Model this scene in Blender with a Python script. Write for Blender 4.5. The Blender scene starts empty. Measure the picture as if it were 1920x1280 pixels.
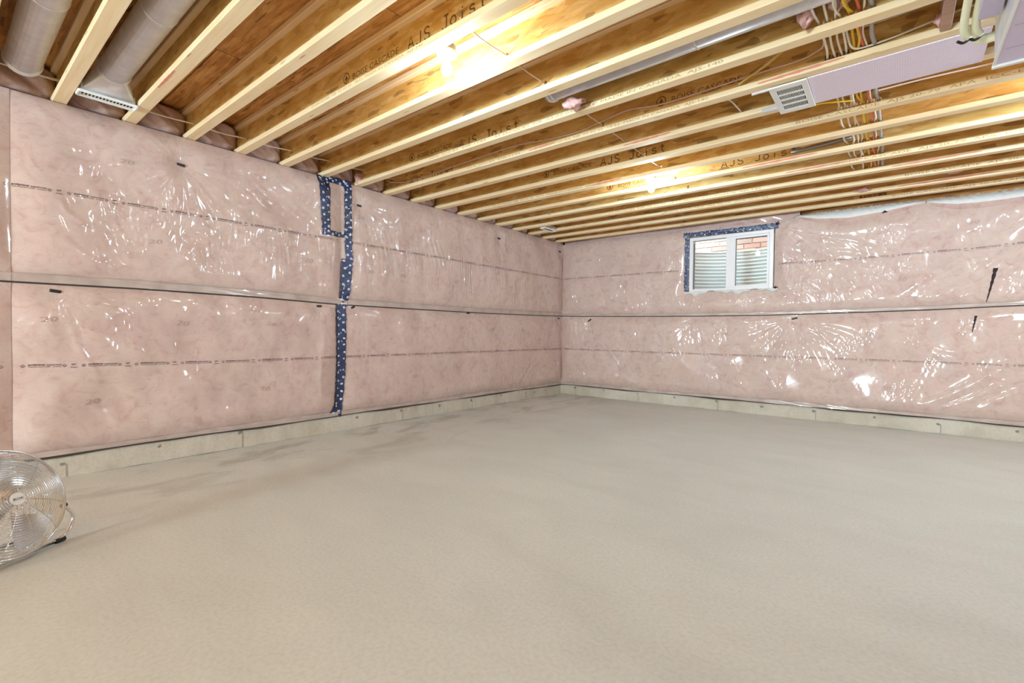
import bpy, math, random
import numpy as np
from mathutils import Vector, Matrix
random.seed(7); rng = np.random.default_rng(7)
S = bpy.context.scene
COL = S.collection
H = 2.63            # underside of the joists
DECK = 2.878        # underside of the subfloor
PI = math.pi

# ------------------------------------------------------------------ camera, light, exposure
F_PX = 886.18
yaw, pit, rol = -0.680, -0.0187, 0.0109
c_, s_ = math.cos(yaw), math.sin(yaw)
Fw = Vector((s_*math.cos(pit), c_*math.cos(pit), math.sin(pit)))
Rt = Vector((c_, -s_, 0)); Up = Rt.cross(Fw)
R2 = Rt*math.cos(rol)+Up*math.sin(rol); U2 = -Rt*math.sin(rol)+Up*math.cos(rol)
cam = bpy.data.cameras.new('camera'); co = bpy.data.objects.new('camera', cam); COL.objects.link(co)
M = Matrix((R2, U2, -Fw)).transposed().to_4x4(); M.translation = Vector((4.5516, -7.0131, 1.064))
co.matrix_world = M
cam.sensor_width = 36; cam.lens = 36*F_PX/1920; cam.clip_start = .02
S.camera = co

BULB_STRENGTH = 520.0      # the two small bulbs in the photo
FILL_STRENGTH = 2100.0     # stronger unseen bulbs, added to brighten the room
BULB_COLOR = (.72, .94, 1.08)
w = bpy.data.worlds.new('overcast_sky'); S.world = w; w.use_nodes = True
wb = w.node_tree.nodes['Background']; wb.inputs[0].default_value = (.92, .98, 1.0, 1); wb.inputs[1].default_value = 11.0

def area(name, loc, rot, sx, sy, power, color):
    l = bpy.data.lights.new(name, 'AREA'); l.shape = 'RECTANGLE'; l.size = sx; l.size_y = sy
    l.energy = power; l.color = color
    o = bpy.data.objects.new(name, l); COL.objects.link(o); o.location = loc; o.rotation_euler = rot
    return o
# unseen fill light added well behind the camera, also for the back-wall glint
area('rear_fill_light', (2.8, -14.2, 1.0), (PI/2, 0, 0), 1.15, 1.0, 430, (.72, .95, 1.04))

S.view_settings.view_transform = 'Standard'; S.view_settings.look = 'None'
S.view_settings.exposure = 0.64; S.view_settings.gamma = 1.0; S.view_settings.use_curve_mapping = False
S.cycles.max_bounces = 10; S.cycles.diffuse_bounces = 6; S.cycles.glossy_bounces = 3
S.cycles.transparent_max_bounces = 12; S.cycles.sample_clamp_indirect = 8
S.cycles.use_denoising = True; S.cycles.caustics_reflective = False; S.cycles.caustics_refractive = False

# ------------------------------------------------------------------ materials
def lin(r, g, b):
    f = lambda v: v/12.92 if v <= .04045 else ((v+.055)/1.055)**2.4
    return (f(r/255), f(g/255), f(b/255), 1)

def mat(name, color=(200, 200, 200), rough=.6, metal=0., coat=0., coat_rough=.1, spec=.5):
    m = bpy.data.materials.new(name); m.use_nodes = True
    b = m.node_tree.nodes['Principled BSDF']
    b.inputs['Base Color'].default_value = lin(*color); b.inputs['Roughness'].default_value = rough
    b.inputs['Metallic'].default_value = metal; b.inputs['Coat Weight'].default_value = coat
    b.inputs['Coat Roughness'].default_value = coat_rough; b.inputs['Specular IOR Level'].default_value = spec
    return m

class NT:
    def __init__(s, m): s.t = m.node_tree; s.b = s.t.nodes['Principled BSDF']
    def n(s, typ, **kw):
        n = s.t.nodes.new(typ)
        for k, v in kw.items():
            if k in n.inputs: n.inputs[k].default_value = v
            else: setattr(n, k, v)
        return n
    def l(s, a, b): s.t.links.new(a, b)
    def coords(s, scale=(1, 1, 1), rot=(0, 0, 0), rand=False):
        tc = s.n('ShaderNodeTexCoord'); mp = s.n('ShaderNodeMapping')
        mp.inputs['Scale'].default_value = scale; mp.inputs['Rotation'].default_value = rot
        s.l(tc.outputs['Object'], mp.inputs['Vector'])
        if rand:
            oi = s.n('ShaderNodeObjectInfo'); mu = s.n('ShaderNodeMath', operation='MULTIPLY'); mu.inputs[1].default_value = 37.
            s.l(oi.outputs['Random'], mu.inputs[0]); cb = s.n('ShaderNodeCombineXYZ')
            for i in range(3): s.l(mu.outputs[0], cb.inputs[i])
            s.l(cb.outputs[0], mp.inputs['Location'])
        return mp.outputs[0]
    def noise(s, vec, scale, detail=4, rough=.55, dist=0.):
        n = s.n('ShaderNodeTexNoise'); n.inputs['Scale'].default_value = scale; n.inputs['Detail'].default_value = detail
        n.inputs['Roughness'].default_value = rough; n.inputs['Distortion'].default_value = dist
        s.l(vec, n.inputs['Vector']); return n
    def ramp(s, fac, stops, interp='LINEAR'):
        r = s.n('ShaderNodeValToRGB'); r.color_ramp.interpolation = interp
        e = r.color_ramp.elements
        while len(e) < len(stops): e.new(.5)
        for i, (p, c) in enumerate(stops): e[i].position = p; e[i].color = c if len(c) == 4 else lin(*c)
        s.l(fac, r.inputs[0]); return r.outputs[0]
    def mix(s, a, b, fac, mode='MIX'):
        m = s.n('ShaderNodeMix', data_type='RGBA', blend_type=mode)
        for v, k in ((fac, 0), (a, 6), (b, 7)):
            if hasattr(v, 'links'): s.l(v, m.inputs[k])
            elif k == 0: m.inputs[0].default_value = v
            else: m.inputs[k].default_value = v
        return m.outputs[2]
    def bump(s, h, strength=.3, dist=.01, coat=False):
        b = s.n('ShaderNodeBump'); b.inputs['Strength'].default_value = strength; b.inputs['Distance'].default_value = dist
        s.l(h, b.inputs['Height']); s.l(b.outputs[0], s.b.inputs['Coat Normal' if coat else 'Normal']); return b

def m_insulation(name='pink_fibre_under_clear_film', dark=1.0, attr=False):
    m = mat(name, (210, 178, 170), .65, coat=1.0, coat_rough=.075, spec=.2); t = NT(m)
    v = t.coords()
    n1 = t.noise(v, 2.2, 5, .62, .8); n2 = t.noise(v, 9, 6, .6, 1.2); n3 = t.noise(t.coords((1, 1, 2.2)), 30, 4, .6, .5)
    a = t.ramp(n1.outputs[0], [(.30, (212, 182, 175)), (.5, (222, 196, 187)), (.72, (226, 202, 186))])
    b = t.ramp(n2.outputs[0], [(.30, (198, 158, 153)), (.47, (218, 192, 184)), (.70, (230, 210, 202))])
    cc = t.mix(a, b, .55)
    d = t.ramp(n3.outputs[0], [(.27, (205, 170, 166)), (.42, (255, 255, 255))])
    cc = t.mix(cc, d, .35, 'MULTIPLY')
    cc = t.mix(cc, (.85, .835, .825, 1), 1.0, 'MULTIPLY')
    if dark != 1.0: cc = t.mix(cc, (dark, dark*.93, dark*.93, 1), 1.0, 'MULTIPLY')
    t.l(cc, t.b.inputs['Base Color'])
    k = t.noise(v, 26, 5, .6, 1.0); bp = t.bump(k.outputs[0], .05, .008, coat=True)
    if attr:
        at = t.n('ShaderNodeAttribute'); at.attribute_name = 'film_normal'; t.l(at.outputs['Vector'], bp.inputs['Normal'])
    return m
M_INS = m_insulation(attr=True); M_RIM = m_insulation('pink_rim_fibre_under_film', .93)
M_HEM = mat('clear_film_hem', (186, 168, 158), .45, coat=1., coat_rough=.12)
t = NT(M_HEM); n = t.noise(t.coords(), 5, 4); t.l(t.ramp(n.outputs[0], [(.3, (168, 148, 140)), (.7, (196, 178, 168))]), t.b.inputs['Base Color'])
M_GAP = mat('seam_gap_shade', (74, 64, 58), .8)  # dark colour standing in for the shade in the film gaps
M_FIBRE = mat('loose_pink_fibre', (226, 176, 170), .95, spec=.1)
t = NT(M_FIBRE); n = t.noise(t.coords(), 40, 5); t.l(t.ramp(n.outputs[0], [(.3, (205, 150, 146)), (.7, (238, 200, 194))]), t.b.inputs['Base Color'])
M_WHITEFILM = mat('white_crinkled_film', (226, 224, 222), .35, coat=1., coat_rough=.12)
t = NT(M_WHITEFILM); n = t.noise(t.coords(), 45, 5, .65, 1.5); t.bump(n.outputs[0], .8, .02, coat=True); t.bump(n.outputs[0], .5, .02)
M_CLEAR_PINK = m_insulation('pink_fold_under_film', .97)

def m_osb(name, base, lo, hi, rot_axis=1, strand=.5, sc=1.0):
    m = mat(name, base, .62, spec=.3); t = NT(m)
    cols = []
    for i, ang in enumerate((.35, -.75, 1.25)):
        r = [0, 0, 0]; r[rot_axis] = ang
        v = t.coords((9*sc, 34*sc, 34*sc) if rot_axis == 1 else (7*sc, 60*sc, 60*sc), tuple(r), rand=True)
        nz = t.noise(v, .5, 2); ad = t.n('ShaderNodeVectorMath', operation='ADD')
        t.l(v, ad.inputs[0]); t.l(nz.outputs['Color'], ad.inputs[1])
        vo = t.n('ShaderNodeTexVoronoi'); vo.inputs['Scale'].default_value = 1.0; t.l(ad.outputs[0], vo.inputs['Vector'])
        sp = t.n('ShaderNodeSeparateColor'); t.l(vo.outputs['Color'], sp.inputs[0]); cols.append(sp)
    a = t.ramp(cols[0].outputs[0], [(.0, lo), (.35, base), (1., hi)])
    b = t.ramp(cols[1].outputs[1], [(.0, lo), (.5, base), (1., hi)])
    c = t.ramp(cols[2].outputs[2], [(.0, lo), (.6, base), (1., hi)])
    x = t.mix(t.mix(a, b, .5), c, .4)
    dk = t.ramp(cols[1].outputs[0], [(.0, (105, 68, 32)), (.05, (125, 84, 40)), (.06, (255, 255, 255))], 'CONSTANT')
    x = t.mix(x, dk, strand, 'MULTIPLY')
    big = t.noise(t.coords((1, 1, 1), rand=True), 2.5, 3); x = t.mix(x, t.ramp(big.outputs[0], [(.3, (225, 205, 180)), (.65, (255, 255, 255))]), .6, 'MULTIPLY')
    t.l(x, t.b.inputs['Base Color'])
    t.bump(cols[0].outputs[1], .25, .004)
    return m
M_WEB = m_osb('strand_board_web', (224, 182, 104), (198, 148, 74), (242, 212, 148), 1, .45)
M_DECK = m_osb('strand_board_subfloor', (208, 152, 86), (168, 110, 54), (238, 194, 130), 2, .55, 1.0)

def m_lumber(name, a, b, c):
    m = mat(name, a, .6, spec=.3); t = NT(m)
    v = t.coords((.8, 14, 14), rand=True); n1 = t.noise(v, 3.5, 6, .6, .4); n2 = t.noise(t.coords((1, 1, 1), rand=True), 1.4, 3)
    x = t.mix(t.ramp(n1.outputs[0], [(.3, b), (.5, a), (.7, c)]), t.ramp(n2.outputs[0], [(.3, b), (.7, c)]), .4)
    vo = t.n('ShaderNodeTexVoronoi'); vo.inputs['Scale'].default_value = 1.; t.l(t.coords((2.3, 16, 16), rand=True), vo.inputs['Vector'])
    kn = t.ramp(vo.outputs['Distance'], [(.05, (150, 100, 55)), (.11, (255, 255, 255))]); x = t.mix(x, kn, .55, 'MULTIPLY')
    t.l(x, t.b.inputs['Base Color']); t.bump(n1.outputs[0], .1, .003)
    return m
M_FLANGE = m_lumber('spruce_flange', (245, 220, 178), (236, 202, 152), (250, 231, 198))
M_BOARD = m_lumber('brown_blocking', (178, 138, 118), (150, 110, 90), (196, 158, 138))

def m_concrete(name, a, b, c, sc=1.0):
    m = mat(name, a, .72, spec=.25); t = NT(m)
    v = t.coords(); n1 = t.noise(v, .55*sc, 6, .55, .7); n2 = t.noise(t.coords((1, 2.6, 1), (0, 0, .6)), 1.3*sc, 7, .62, .5); n3 = t.noise(v, 60, 3)
    x = t.mix(t.ramp(n1.outputs[0], [(.32, b), (.5, a), (.66, c)]), t.ramp(n2.outputs[0], [(.3, b), (.5, a), (.7, c)]), .5)
    x = t.mix(x, t.ramp(n3.outputs[0], [(.3, (235, 235, 235)), (.6, (255, 255, 255))]), .6, 'MULTIPLY')
    t.l(x, t.b.inputs['Base Color'])
    rr = t.n('ShaderNodeMapRange'); rr.inputs[3].default_value = .5; rr.inputs[4].default_value = .8; t.l(n2.outputs[0], rr.inputs[0]); t.l(rr.outputs[0], t.b.inputs['Roughness'])
    t.bump(n3.outputs[0], .04, .004)
    return m, t, x
M_FLOOR, t, x = m_concrete('trowelled_concrete', (217, 219, 213), (207, 208, 201), (225, 226, 220))
# damp stains along the left wall and long pale scrape marks to the right
v = t.coords(); g = t.n('ShaderNodeSeparateXYZ'); t.l(v, g.inputs[0])
mr = t.n('ShaderNodeMapRange'); mr.inputs[1].default_value = .35; mr.inputs[2].default_value = 1.5; mr.inputs[3].default_value = 1.; mr.inputs[4].default_value = 0.; t.l(g.outputs[0], mr.inputs[0])
ns = t.noise(t.coords((1.6, .8, 1)), 1.8, 6, .62, .8); st = t.ramp(ns.outputs[0], [(.50, (0, 0, 0)), (.62, (255, 255, 255))])
mm = t.n('ShaderNodeMath', operation='MULTIPLY'); t.l(mr.outputs[0], mm.inputs[0]); t.l(st, mm.inputs[1])
mh = t.n('ShaderNodeMath', operation='MULTIPLY'); mh.inputs[1].default_value = .42; t.l(mm.outputs[0], mh.inputs[0])
x = t.mix(x, lin(142, 136, 122), mh.outputs[0])
sc_ = t.noise(t.coords((.35, 9, 1), (0, 0, -.78)), 2.6, 5, .6); sr = t.ramp(sc_.outputs[0], [(.60, (0, 0, 0)), (.70, (255, 255, 255))])
ar = t.n('ShaderNodeMapRange'); ar.inputs[1].default_value = 3.6; ar.inputs[2].default_value = 4.6; t.l(g.outputs[0], ar.inputs[0])
m2 = t.n('ShaderNodeMath', operation='MULTIPLY'); t.l(ar.outputs[0], m2.inputs[0]); t.l(sr, m2.inputs[1])
m3 = t.n('ShaderNodeMath', operation='MULTIPLY'); m3.inputs[1].default_value = .30; t.l(m2.outputs[0], m3.inputs[0])
x = t.mix(x, lin(222, 217, 206), m3.outputs[0]); t.l(x, t.b.inputs['Base Color'])
M_WALL, _, _ = m_concrete('formed_concrete', (202, 193, 178), (180, 168, 150), (214, 207, 194), 3.0)
M_PATCH = mat('concrete_tie_patch', (140, 134, 122), .9); M_CRACK = mat('joint_gap_shade', (104, 98, 86), .95)  # joint colour paints the shade inside the floor-wall gap
M_SEAMLINE = mat('form_seam', (158, 152, 140), .9)
M_PLAINPINK = mat('plain_pink_wall', (216, 186, 178), .6)

M_GALV = mat('galvanised_steel', (226, 224, 226), .36, metal=.45)
t = NT(M_GALV); n = t.noise(t.coords(), 14, 4, .6); t.l(t.ramp(n.outputs[0], [(.3, (214, 212, 216)), (.7, (234, 232, 235))]), t.b.inputs['Base Color'])
M_LILAC = mat('lilac_foil_board', (240, 228, 242), .5)
t = NT(M_LILAC); br = t.n('ShaderNodeTexBrick'); t.l(t.coords((1, 1, 1)), br.inputs['Vector'])
br.inputs['Scale'].default_value = 22; br.inputs['Mortar Size'].default_value = .03
br.inputs['Color1'].default_value = lin(244, 232, 246); br.inputs['Color2'].default_value = lin(240, 226, 242); br.inputs['Mortar'].default_value = lin(220, 202, 226)
t.l(br.outputs[0], t.b.inputs['Base Color'])
M_LILACSTEEL = mat('lilac_tinted_duct_steel', (212, 202, 226), .42, metal=.35)
M_CROSS = mat('duct_crease', (168, 156, 184), .5, metal=.2)
M_WHITE = mat('white_enamel', (238, 237, 235), .35)
M_SLOT = mat('register_dark_inside', (40, 36, 34), .9)
M_CERAMIC = mat('white_porcelain', (240, 238, 232), .25)
M_BOX = mat('zinc_octagon_box', (150, 142, 134), .45, metal=.7)
M_CABW = mat('white_cable_jacket', (236, 228, 212), .45); M_CABP = mat('pale_pink_cable_jacket', (224, 196, 186), .5)
M_CABY = mat('yellow_cable_jacket', (236, 190, 30), .4); M_CABR = mat('orange_red_cable_jacket', (226, 106, 72), .45)
M_CABG = mat('grey_cable_jacket', (168, 166, 166), .5); M_CREAM = mat('cream_plastic_pipe', (244, 240, 206), .3)
M_BLACK = mat('black_plastic', (22, 20, 22), .45); M_STAPLE = mat('black_fastener', (24, 18, 18), .5)
M_TAPE = mat('navy_tape', (28, 42, 84), .35, coat=.5, coat_rough=.15)
t = NT(M_TAPE); n = t.noise(t.coords(), 30, 4, .6, 1.); t.bump(n.outputs[0], .6, .012); t.bump(n.outputs[0], .5, .012, coat=True)
n2 = t.noise(t.coords(), 4, 3); t.l(t.ramp(n2.outputs[0], [(.35, (10, 18, 52)), (.65, (28, 52, 104))]), t.b.inputs['Base Color'])
M_RING = mat('white_tape_print', (226, 230, 236), .4)
M_INK = mat('black_film_ink', (78, 52, 52), .6); M_INK2 = mat('faded_film_ink', (136, 104, 100), .6); M_STAMP = mat('grey_stamp_ink', (174, 146, 138), .7)
M_WOODINK = mat('brown_joist_ink', (112, 78, 38), .7); M_WOODINK2 = mat('faded_flange_ink', (186, 158, 106), .7)
M_RED = mat('red_marker', (228, 150, 126), .8)
M_VINYL = mat('white_window_vinyl', (232, 228, 230), .3)
M_GASKET = mat('dark_glazing_gasket', (60, 66, 68), .6)
M_WELL = mat('corrugated_galvanised_steel', (214, 220, 224), .5, metal=.1)
M_BRICK = mat('buff_brick', (176, 140, 134), .85)
t = NT(M_BRICK); oi = t.n('ShaderNodeObjectInfo'); t.l(t.ramp(oi.outputs['Random'], [(0, (140, 122, 116)), (.5, (164, 138, 130)), (1, (152, 108, 106))]), t.b.inputs['Base Color'])
M_MORTAR = mat('pale_mortar', (206, 200, 192), .9)
M_CHROME = mat('chrome_wire', (222, 222, 222), .12, metal=1.); M_BLADE = mat('brushed_aluminium_blade', (205, 205, 205), .25, metal=.9)
M_LABEL = mat('white_paper_label', (240, 236, 230), .5); M_VOID = mat('dark_tear', (44, 26, 26), .8)
M_GRAVEL = mat('pea_gravel', (150, 146, 140), .9)
M_GLASS = bpy.data.materials.new('window_glass'); M_GLASS.use_nodes = True
nt = M_GLASS.node_tree; nt.nodes.clear(); o_ = nt.nodes.new('ShaderNodeOutputMaterial'); mx = nt.nodes.new('ShaderNodeMixShader')
tr = nt.nodes.new('ShaderNodeBsdfTransparent'); tr.inputs[0].default_value = (.94, .985, .985, 1); gl = nt.nodes.new('ShaderNodeBsdfGlossy'); gl.inputs['Roughness'].default_value = .01
fr = nt.nodes.new('ShaderNodeFresnel'); nt.links.new(fr.outputs[0], mx.inputs[0]); nt.links.new(tr.outputs[0], mx.inputs[1]); nt.links.new(gl.outputs[0], mx.inputs[2]); nt.links.new(mx.outputs[0], o_.inputs[0])
M_BULB = bpy.data.materials.new('glowing_bulb'); M_BULB.use_nodes = True
b = M_BULB.node_tree.nodes['Principled BSDF']; b.inputs['Base Color'].default_value = (.9, .9, .9, 1); b.inputs['Emission Color'].default_value = (*BULB_COLOR, 1); b.inputs['Emission Strength'].default_value = BULB_STRENGTH

M_BULB2 = M_BULB.copy(); M_BULB2.name = 'added_fill_bulb'; M_BULB2.node_tree.nodes['Principled BSDF'].inputs['Emission Strength'].default_value = FILL_STRENGTH

# ------------------------------------------------------------------ mesh helpers
class MB:
    def __init__(s): s.v = []; s.f = []
    def add(s, V, Fc):
        k = len(s.v); s.v += [tuple(map(float, p)) for p in V]; s.f += [tuple(i+k for i in q) for q in Fc]; return s
    def box(s, x0, x1, y0, y1, z0, z1, bev=0.):
        if bev <= 0:
            V = [(x, y, z) for z in (z0, z1) for y in (y0, y1) for x in (x0, x1)]
            return s.add(V, [(0, 2, 3, 1), (4, 5, 7, 6), (0, 1, 5, 4), (2, 6, 7, 3), (0, 4, 6, 2), (1, 3, 7, 5)])
        # bevelled box: three nested rings per axis pair
        b_ = bev; V = []; idx = {}
        for sx in (0, 1):
            for sy in (0, 1):
                for sz in (0, 1):
                    X = (x0, x1)[sx]; Y = (y0, y1)[sy]; Z = (z0, z1)[sz]
                    ix = X+(b_ if sx == 0 else -b_); iy = Y+(b_ if sy == 0 else -b_); iz = Z+(b_ if sz == 0 else -b_)
                    for a, p in (('x', (X, iy, iz)), ('y', (ix, Y, iz)), ('z', (ix, iy, Z))): idx[(sx, sy, sz, a)] = len(V); V.append(p)
        g = lambda *k: idx[k]; Fc = []
        for q in (0, 1):
            Fc += [(g(q, 0, 0, 'x'), g(q, 1, 0, 'x'), g(q, 1, 1, 'x'), g(q, 0, 1, 'x')), (g(0, q, 0, 'y'), g(1, q, 0, 'y'), g(1, q, 1, 'y'), g(0, q, 1, 'y')), (g(0, 0, q, 'z'), g(1, 0, q, 'z'), g(1, 1, q, 'z'), g(0, 1, q, 'z'))]
            for r in (0, 1):
                Fc += [(g(0, q, r, 'y'), g(1, q, r, 'y'), g(1, q, r, 'z'), g(0, q, r, 'z')), (g(q, 0, r, 'x'), g(q, 1, r, 'x'), g(q, 1, r, 'z'), g(q, 0, r, 'z')), (g(q, r, 0, 'x'), g(q, r, 1, 'x'), g(q, r, 1, 'y'), g(q, r, 0, 'y'))]
                for u in (0, 1): Fc.append((g(q, r, u, 'x'), g(q, r, u, 'y'), g(q, r, u, 'z')))
        return s.add(V, Fc)
    def tube(s, pts, r, n=8, smooth=6, closed=False, caps=True):
        P = [np.array(p, float) for p in pts]
        if smooth > 1 and len(P) > 2:
            Q = []; N = len(P); rngk = range(N if closed else N-1)
            for i in rngk:
                g = (lambda k: P[k % N]) if closed else (lambda k: P[min(max(k, 0), N-1)])
                a, b_, c2, d = g(i-1), g(i), g(i+1), g(i+2)
                for k in range(smooth):
                    t_ = k/smooth; Q.append(.5*(2*b_+(c2-a)*t_+(2*a-5*b_+4*c2-d)*t_**2+(3*b_-a-3*c2+d)*t_**3))
            if not closed: Q.append(P[-1])
            P = Q
        N = len(P); rr = r if hasattr(r, '__len__') else [r]*N
        V = []; Fc = []; up = None
        for i, p in enumerate(P):
            d = (P[(i+1) % N]-P[i-1]) if closed else P[min(i+1, N-1)]-P[max(i-1, 0)]
            d = d/(np.linalg.norm(d)+1e-12)
            if up is None:
                up = np.array([0, 0, 1.]) if abs(d[2]) < .9 else np.array([1., 0, 0])
            a = np.cross(d, up); a /= np.linalg.norm(a)+1e-12; up = np.cross(a, d)
            for k in range(n):
                th = 2*PI*k/n; V.append(p+rr[i]*(math.cos(th)*a+math.sin(th)*up))
        for i in range(N if closed else N-1):
            j = (i+1) % N
            for k in range(n): k2 = (k+1) % n; Fc.append((i*n+k, i*n+k2, j*n+k2, j*n+k))
        if caps and not closed: Fc += [tuple(range(n-1, -1, -1)), tuple((N-1)*n+k for k in range(n))]
        return s.add(V, Fc)
    def lathe(s, prof, n=24, mtx=None):
        V = []; Fc = []
        for r, z in prof:
            for k in range(n):
                th = 2*PI*k/n; p = Vector((max(r, 1e-5)*math.cos(th), max(r, 1e-5)*math.sin(th), z)); V.append(tuple(mtx @ p if mtx else p))
        for i in range(len(prof)-1):
            for k in range(n): k2 = (k+1) % n; Fc.append((i*n+k, i*n+k2, (i+1)*n+k2, (i+1)*n+k))
        return s.add(V, Fc)
    def mesh(s, name, m, smooth=False):
        me = bpy.data.meshes.new(name); me.from_pydata(s.v, [], s.f); me.materials.append(m)
        if smooth: me.polygons.foreach_set('use_smooth', [True]*len(me.polygons))
        me.update(); return me
    def build(s, name, m, parent=None, smooth=False, loc=None):
        return link(name, s.mesh(name, m, smooth), parent, loc)

def link(name, me, parent=None, loc=None):
    o = bpy.data.objects.new(name, me); COL.objects.link(o)
    if parent is not None: o.parent = parent
    if loc: o.location = loc
    return o
def tag(o, label, cat, group=None):
    o['label'] = label; o['category'] = cat
    if group: o['group'] = group
    return o
def empty(name, loc, label=None, cat=None, group=None, kind=None):
    o = bpy.data.objects.new(name, None); COL.objects.link(o); o.location = loc; o.empty_display_size = .1
    if label: tag(o, label, cat, group)
    if kind: o['kind'] = kind
    return o
def struct(o): o['kind'] = 'structure'; return o
ORD = ['first', 'second', 'third', 'fourth', 'fifth', 'sixth', 'seventh', 'eighth', 'ninth', 'tenth', 'eleventh', 'twelfth', 'thirteenth', 'fourteenth', 'fifteenth', 'sixteenth', 'seventeenth', 'eighteenth']

_tc = {}
def glyphs(s, bold=0.):
    """outline of a line of text as 2-D verts and faces, left end at 0, cap height 1"""
    key = (s, bold)
    if key not in _tc:
        cu = bpy.data.curves.new('lettering', 'FONT'); cu.body = s; cu.size = 1.; cu.resolution_u = 2; cu.offset = bold
        ob = bpy.data.objects.new('lettering', cu); COL.objects.link(ob)
        me = bpy.data.meshes.new_from_object(ob)
        v = np.array([p.co[:2] for p in me.vertices], float); f = [tuple(p.vertices) for p in me.polygons]
        bpy.data.objects.remove(ob); bpy.data.curves.remove(cu); bpy.data.meshes.remove(me)
        v[:, 0] -= v[:, 0].min(); v /= .70
        _tc[key] = (v, f)
    return _tc[key]
def ring2d(r0, r1, n=14):
    V = [(r*math.cos(2*PI*k/n), r*math.sin(2*PI*k/n)) for r in (r0, r1) for k in range(n)]
    return np.array(V), [(k, (k+1) % n, n+(k+1) % n, n+k) for k in range(n)]

# ------------------------------------------------------------------ floor, concrete, deck
XR, YF = 8.2, -14.5
o = struct(MB().box(-.02, XR, YF, .02, -.12, 0).build('floor', M_FLOOR))
cr = MB()
def crack(cr, fn, a, b, n, wmin, wmax):
    V = []; Fc = []
    for i in range(n+1):
        u = a+(b-a)*i/n; wd = wmin+(wmax-wmin)*max(0., math.sin(u*3.1)+.6*math.sin(u*11.3+1)+.5*math.sin(u*27.))/1.6
        V += [fn(u, 0.), fn(u, wd)]
    for i in range(n): Fc.append((2*i, 2*i+1, 2*i+3, 2*i+2))
    cr.add(V, Fc)
crack(cr, lambda u, d: (-.012+d, u, .0015), -7.5, 0, 300, .001, .012)
crack(cr, lambda u, d: (u, .012-d, .0015), 0, 6.5, 260, .001, .012)
cr.build('floor_joint', M_CRACK, o)  # dark strip painted for the shaded gap where floor meets wall
wl = struct(MB().box(-.25, -.012, YF, .25, -.12, H-.04).build('wall_left', M_WALL))
WX0, WX1, WZ0, WZ1 = 2.19, 3.31, 1.675, 2.475
wbm = MB()
for a in ((-.012, WX0, .012, .25, -.12, H-.08), (WX1, XR, .012, .25, -.12, H-.08), (WX0, WX1, .012, .25, -.12, WZ0), (WX0, WX1, .012, .25, WZ1, H-.08)): wbm.box(*a)
wb_ = struct(wbm.build('wall_back', M_WALL))
struct(MB().box(XR, XR+.2, YF, .25, -.12, DECK+.05).build('wall_right', M_PLAINPINK))
struct(MB().box(-.25, XR+.2, YF-.2, YF, -.12, DECK+.05).build('wall_front', M_PLAINPINK))
# rim boards closing the joist space
struct(MB().box(-.16, -.105, YF, .25, H-.08, DECK+.03).build('trim_1', M_DECK)); struct(MB().box(-.105, XR, .14, .19, H-.08, DECK+.03).build('trim_2', M_DECK))
def tie_marks(parent, pts, wall):
    for k, (u, z) in enumerate(pts):
        mb = MB(); n = 9; V = [(0, 0)]; R = .016+.010*random.random()
        for i in range(n): a = 2*PI*i/n; r = R*(.6+.6*random.random()); V.append((r*math.cos(a), r*.8*math.sin(a)))
        P = [((-.0105, u+p[0], z+p[1]) if wall == 'L' else (u+p[0], .0105, z+p[1])) for p in V]
        mb.add(P, [(0, 1+i, 1+(i+1) % n) for i in range(n)]).build('tie_patch', M_PATCH, parent)
        if k % 2 == 0:
            q = MB(); w_ = .004
            if wall == 'L': q.box(-.013, -.010, u+.02-w_, u+.02+w_, .005, z)
            else: q.box(u+.02-w_, u+.02+w_, .010, .013, .005, z)
            q.build('form_seam', M_SEAMLINE, parent)
tie_marks(wl, [(-6.42, .098), (-5.85, .124), (-5.25, .14), (-4.06, .118), (-3.46, .12), (-2.85, .111), (-2.26, .118), (-1.62, .115), (-1.02, .108), (-.775, .094), (-.47, .10)], 'L')
tie_marks(wb_, [(.28, .131), (.83, .13), (1.42, .123), (2.01, .12), (2.61, .124), (3.19, .11), (3.78, .112), (4.39, .113), (4.95, .104), (5.55, .106)], 'B')
ce = struct(MB().box(-.16, XR+.2, YF-.2, .25, DECK+.03, DECK+.09).build('ceiling', M_BOARD))
pm = MB().box(.003, 1.197, .004, 2.436, 0, .028).mesh('panel', M_DECK)
for i in range(-1, 7):
    for j in range(7):
        x0 = 1.1+1.2*(i-1) if i >= 0 else -1.3
        y0 = -15.58+2.44*j-(1.22 if i % 2 else 0)
        if x0 > XR or x0 < -.2: continue
        link('panel', pm, ce, (x0, y0, DECK))

# ------------------------------------------------------------------ insulation blankets
def sines(u, v, lam, n, seed):
    r = np.random.default_rng(seed); out = np.zeros(np.broadcast(u, v).shape)
    for _ in range(n):
        a = r.uniform(0, 2*PI); L = lam*r.uniform(.6, 1.7); ph = r.uniform(0, 2*PI)
        out = out+np.sin(2*PI*(u*math.cos(a)+v*math.sin(a))/L+ph)
    return out/math.sqrt(n)
SEAM_L = ([-10.5, -6.66, -6.0, -5.1, -4.3, -3.4, -2.1, -.8, .2], [1.37, 1.37, 1.376, 1.368, 1.345, 1.342, 1.341, 1.355, 1.37])
SEAM_B = ([-.1, .2, 1.2, 2.27, 3.24, 4.16, 4.84, 5.26, 5.6, 8.2], [1.37, 1.362, 1.347, 1.337, 1.337, 1.356, 1.373, 1.391, 1.405, 1.42])
def seam(wall, u):
    return np.interp(u, *(SEAM_L if wall == 'L' else SEAM_B))
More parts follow.
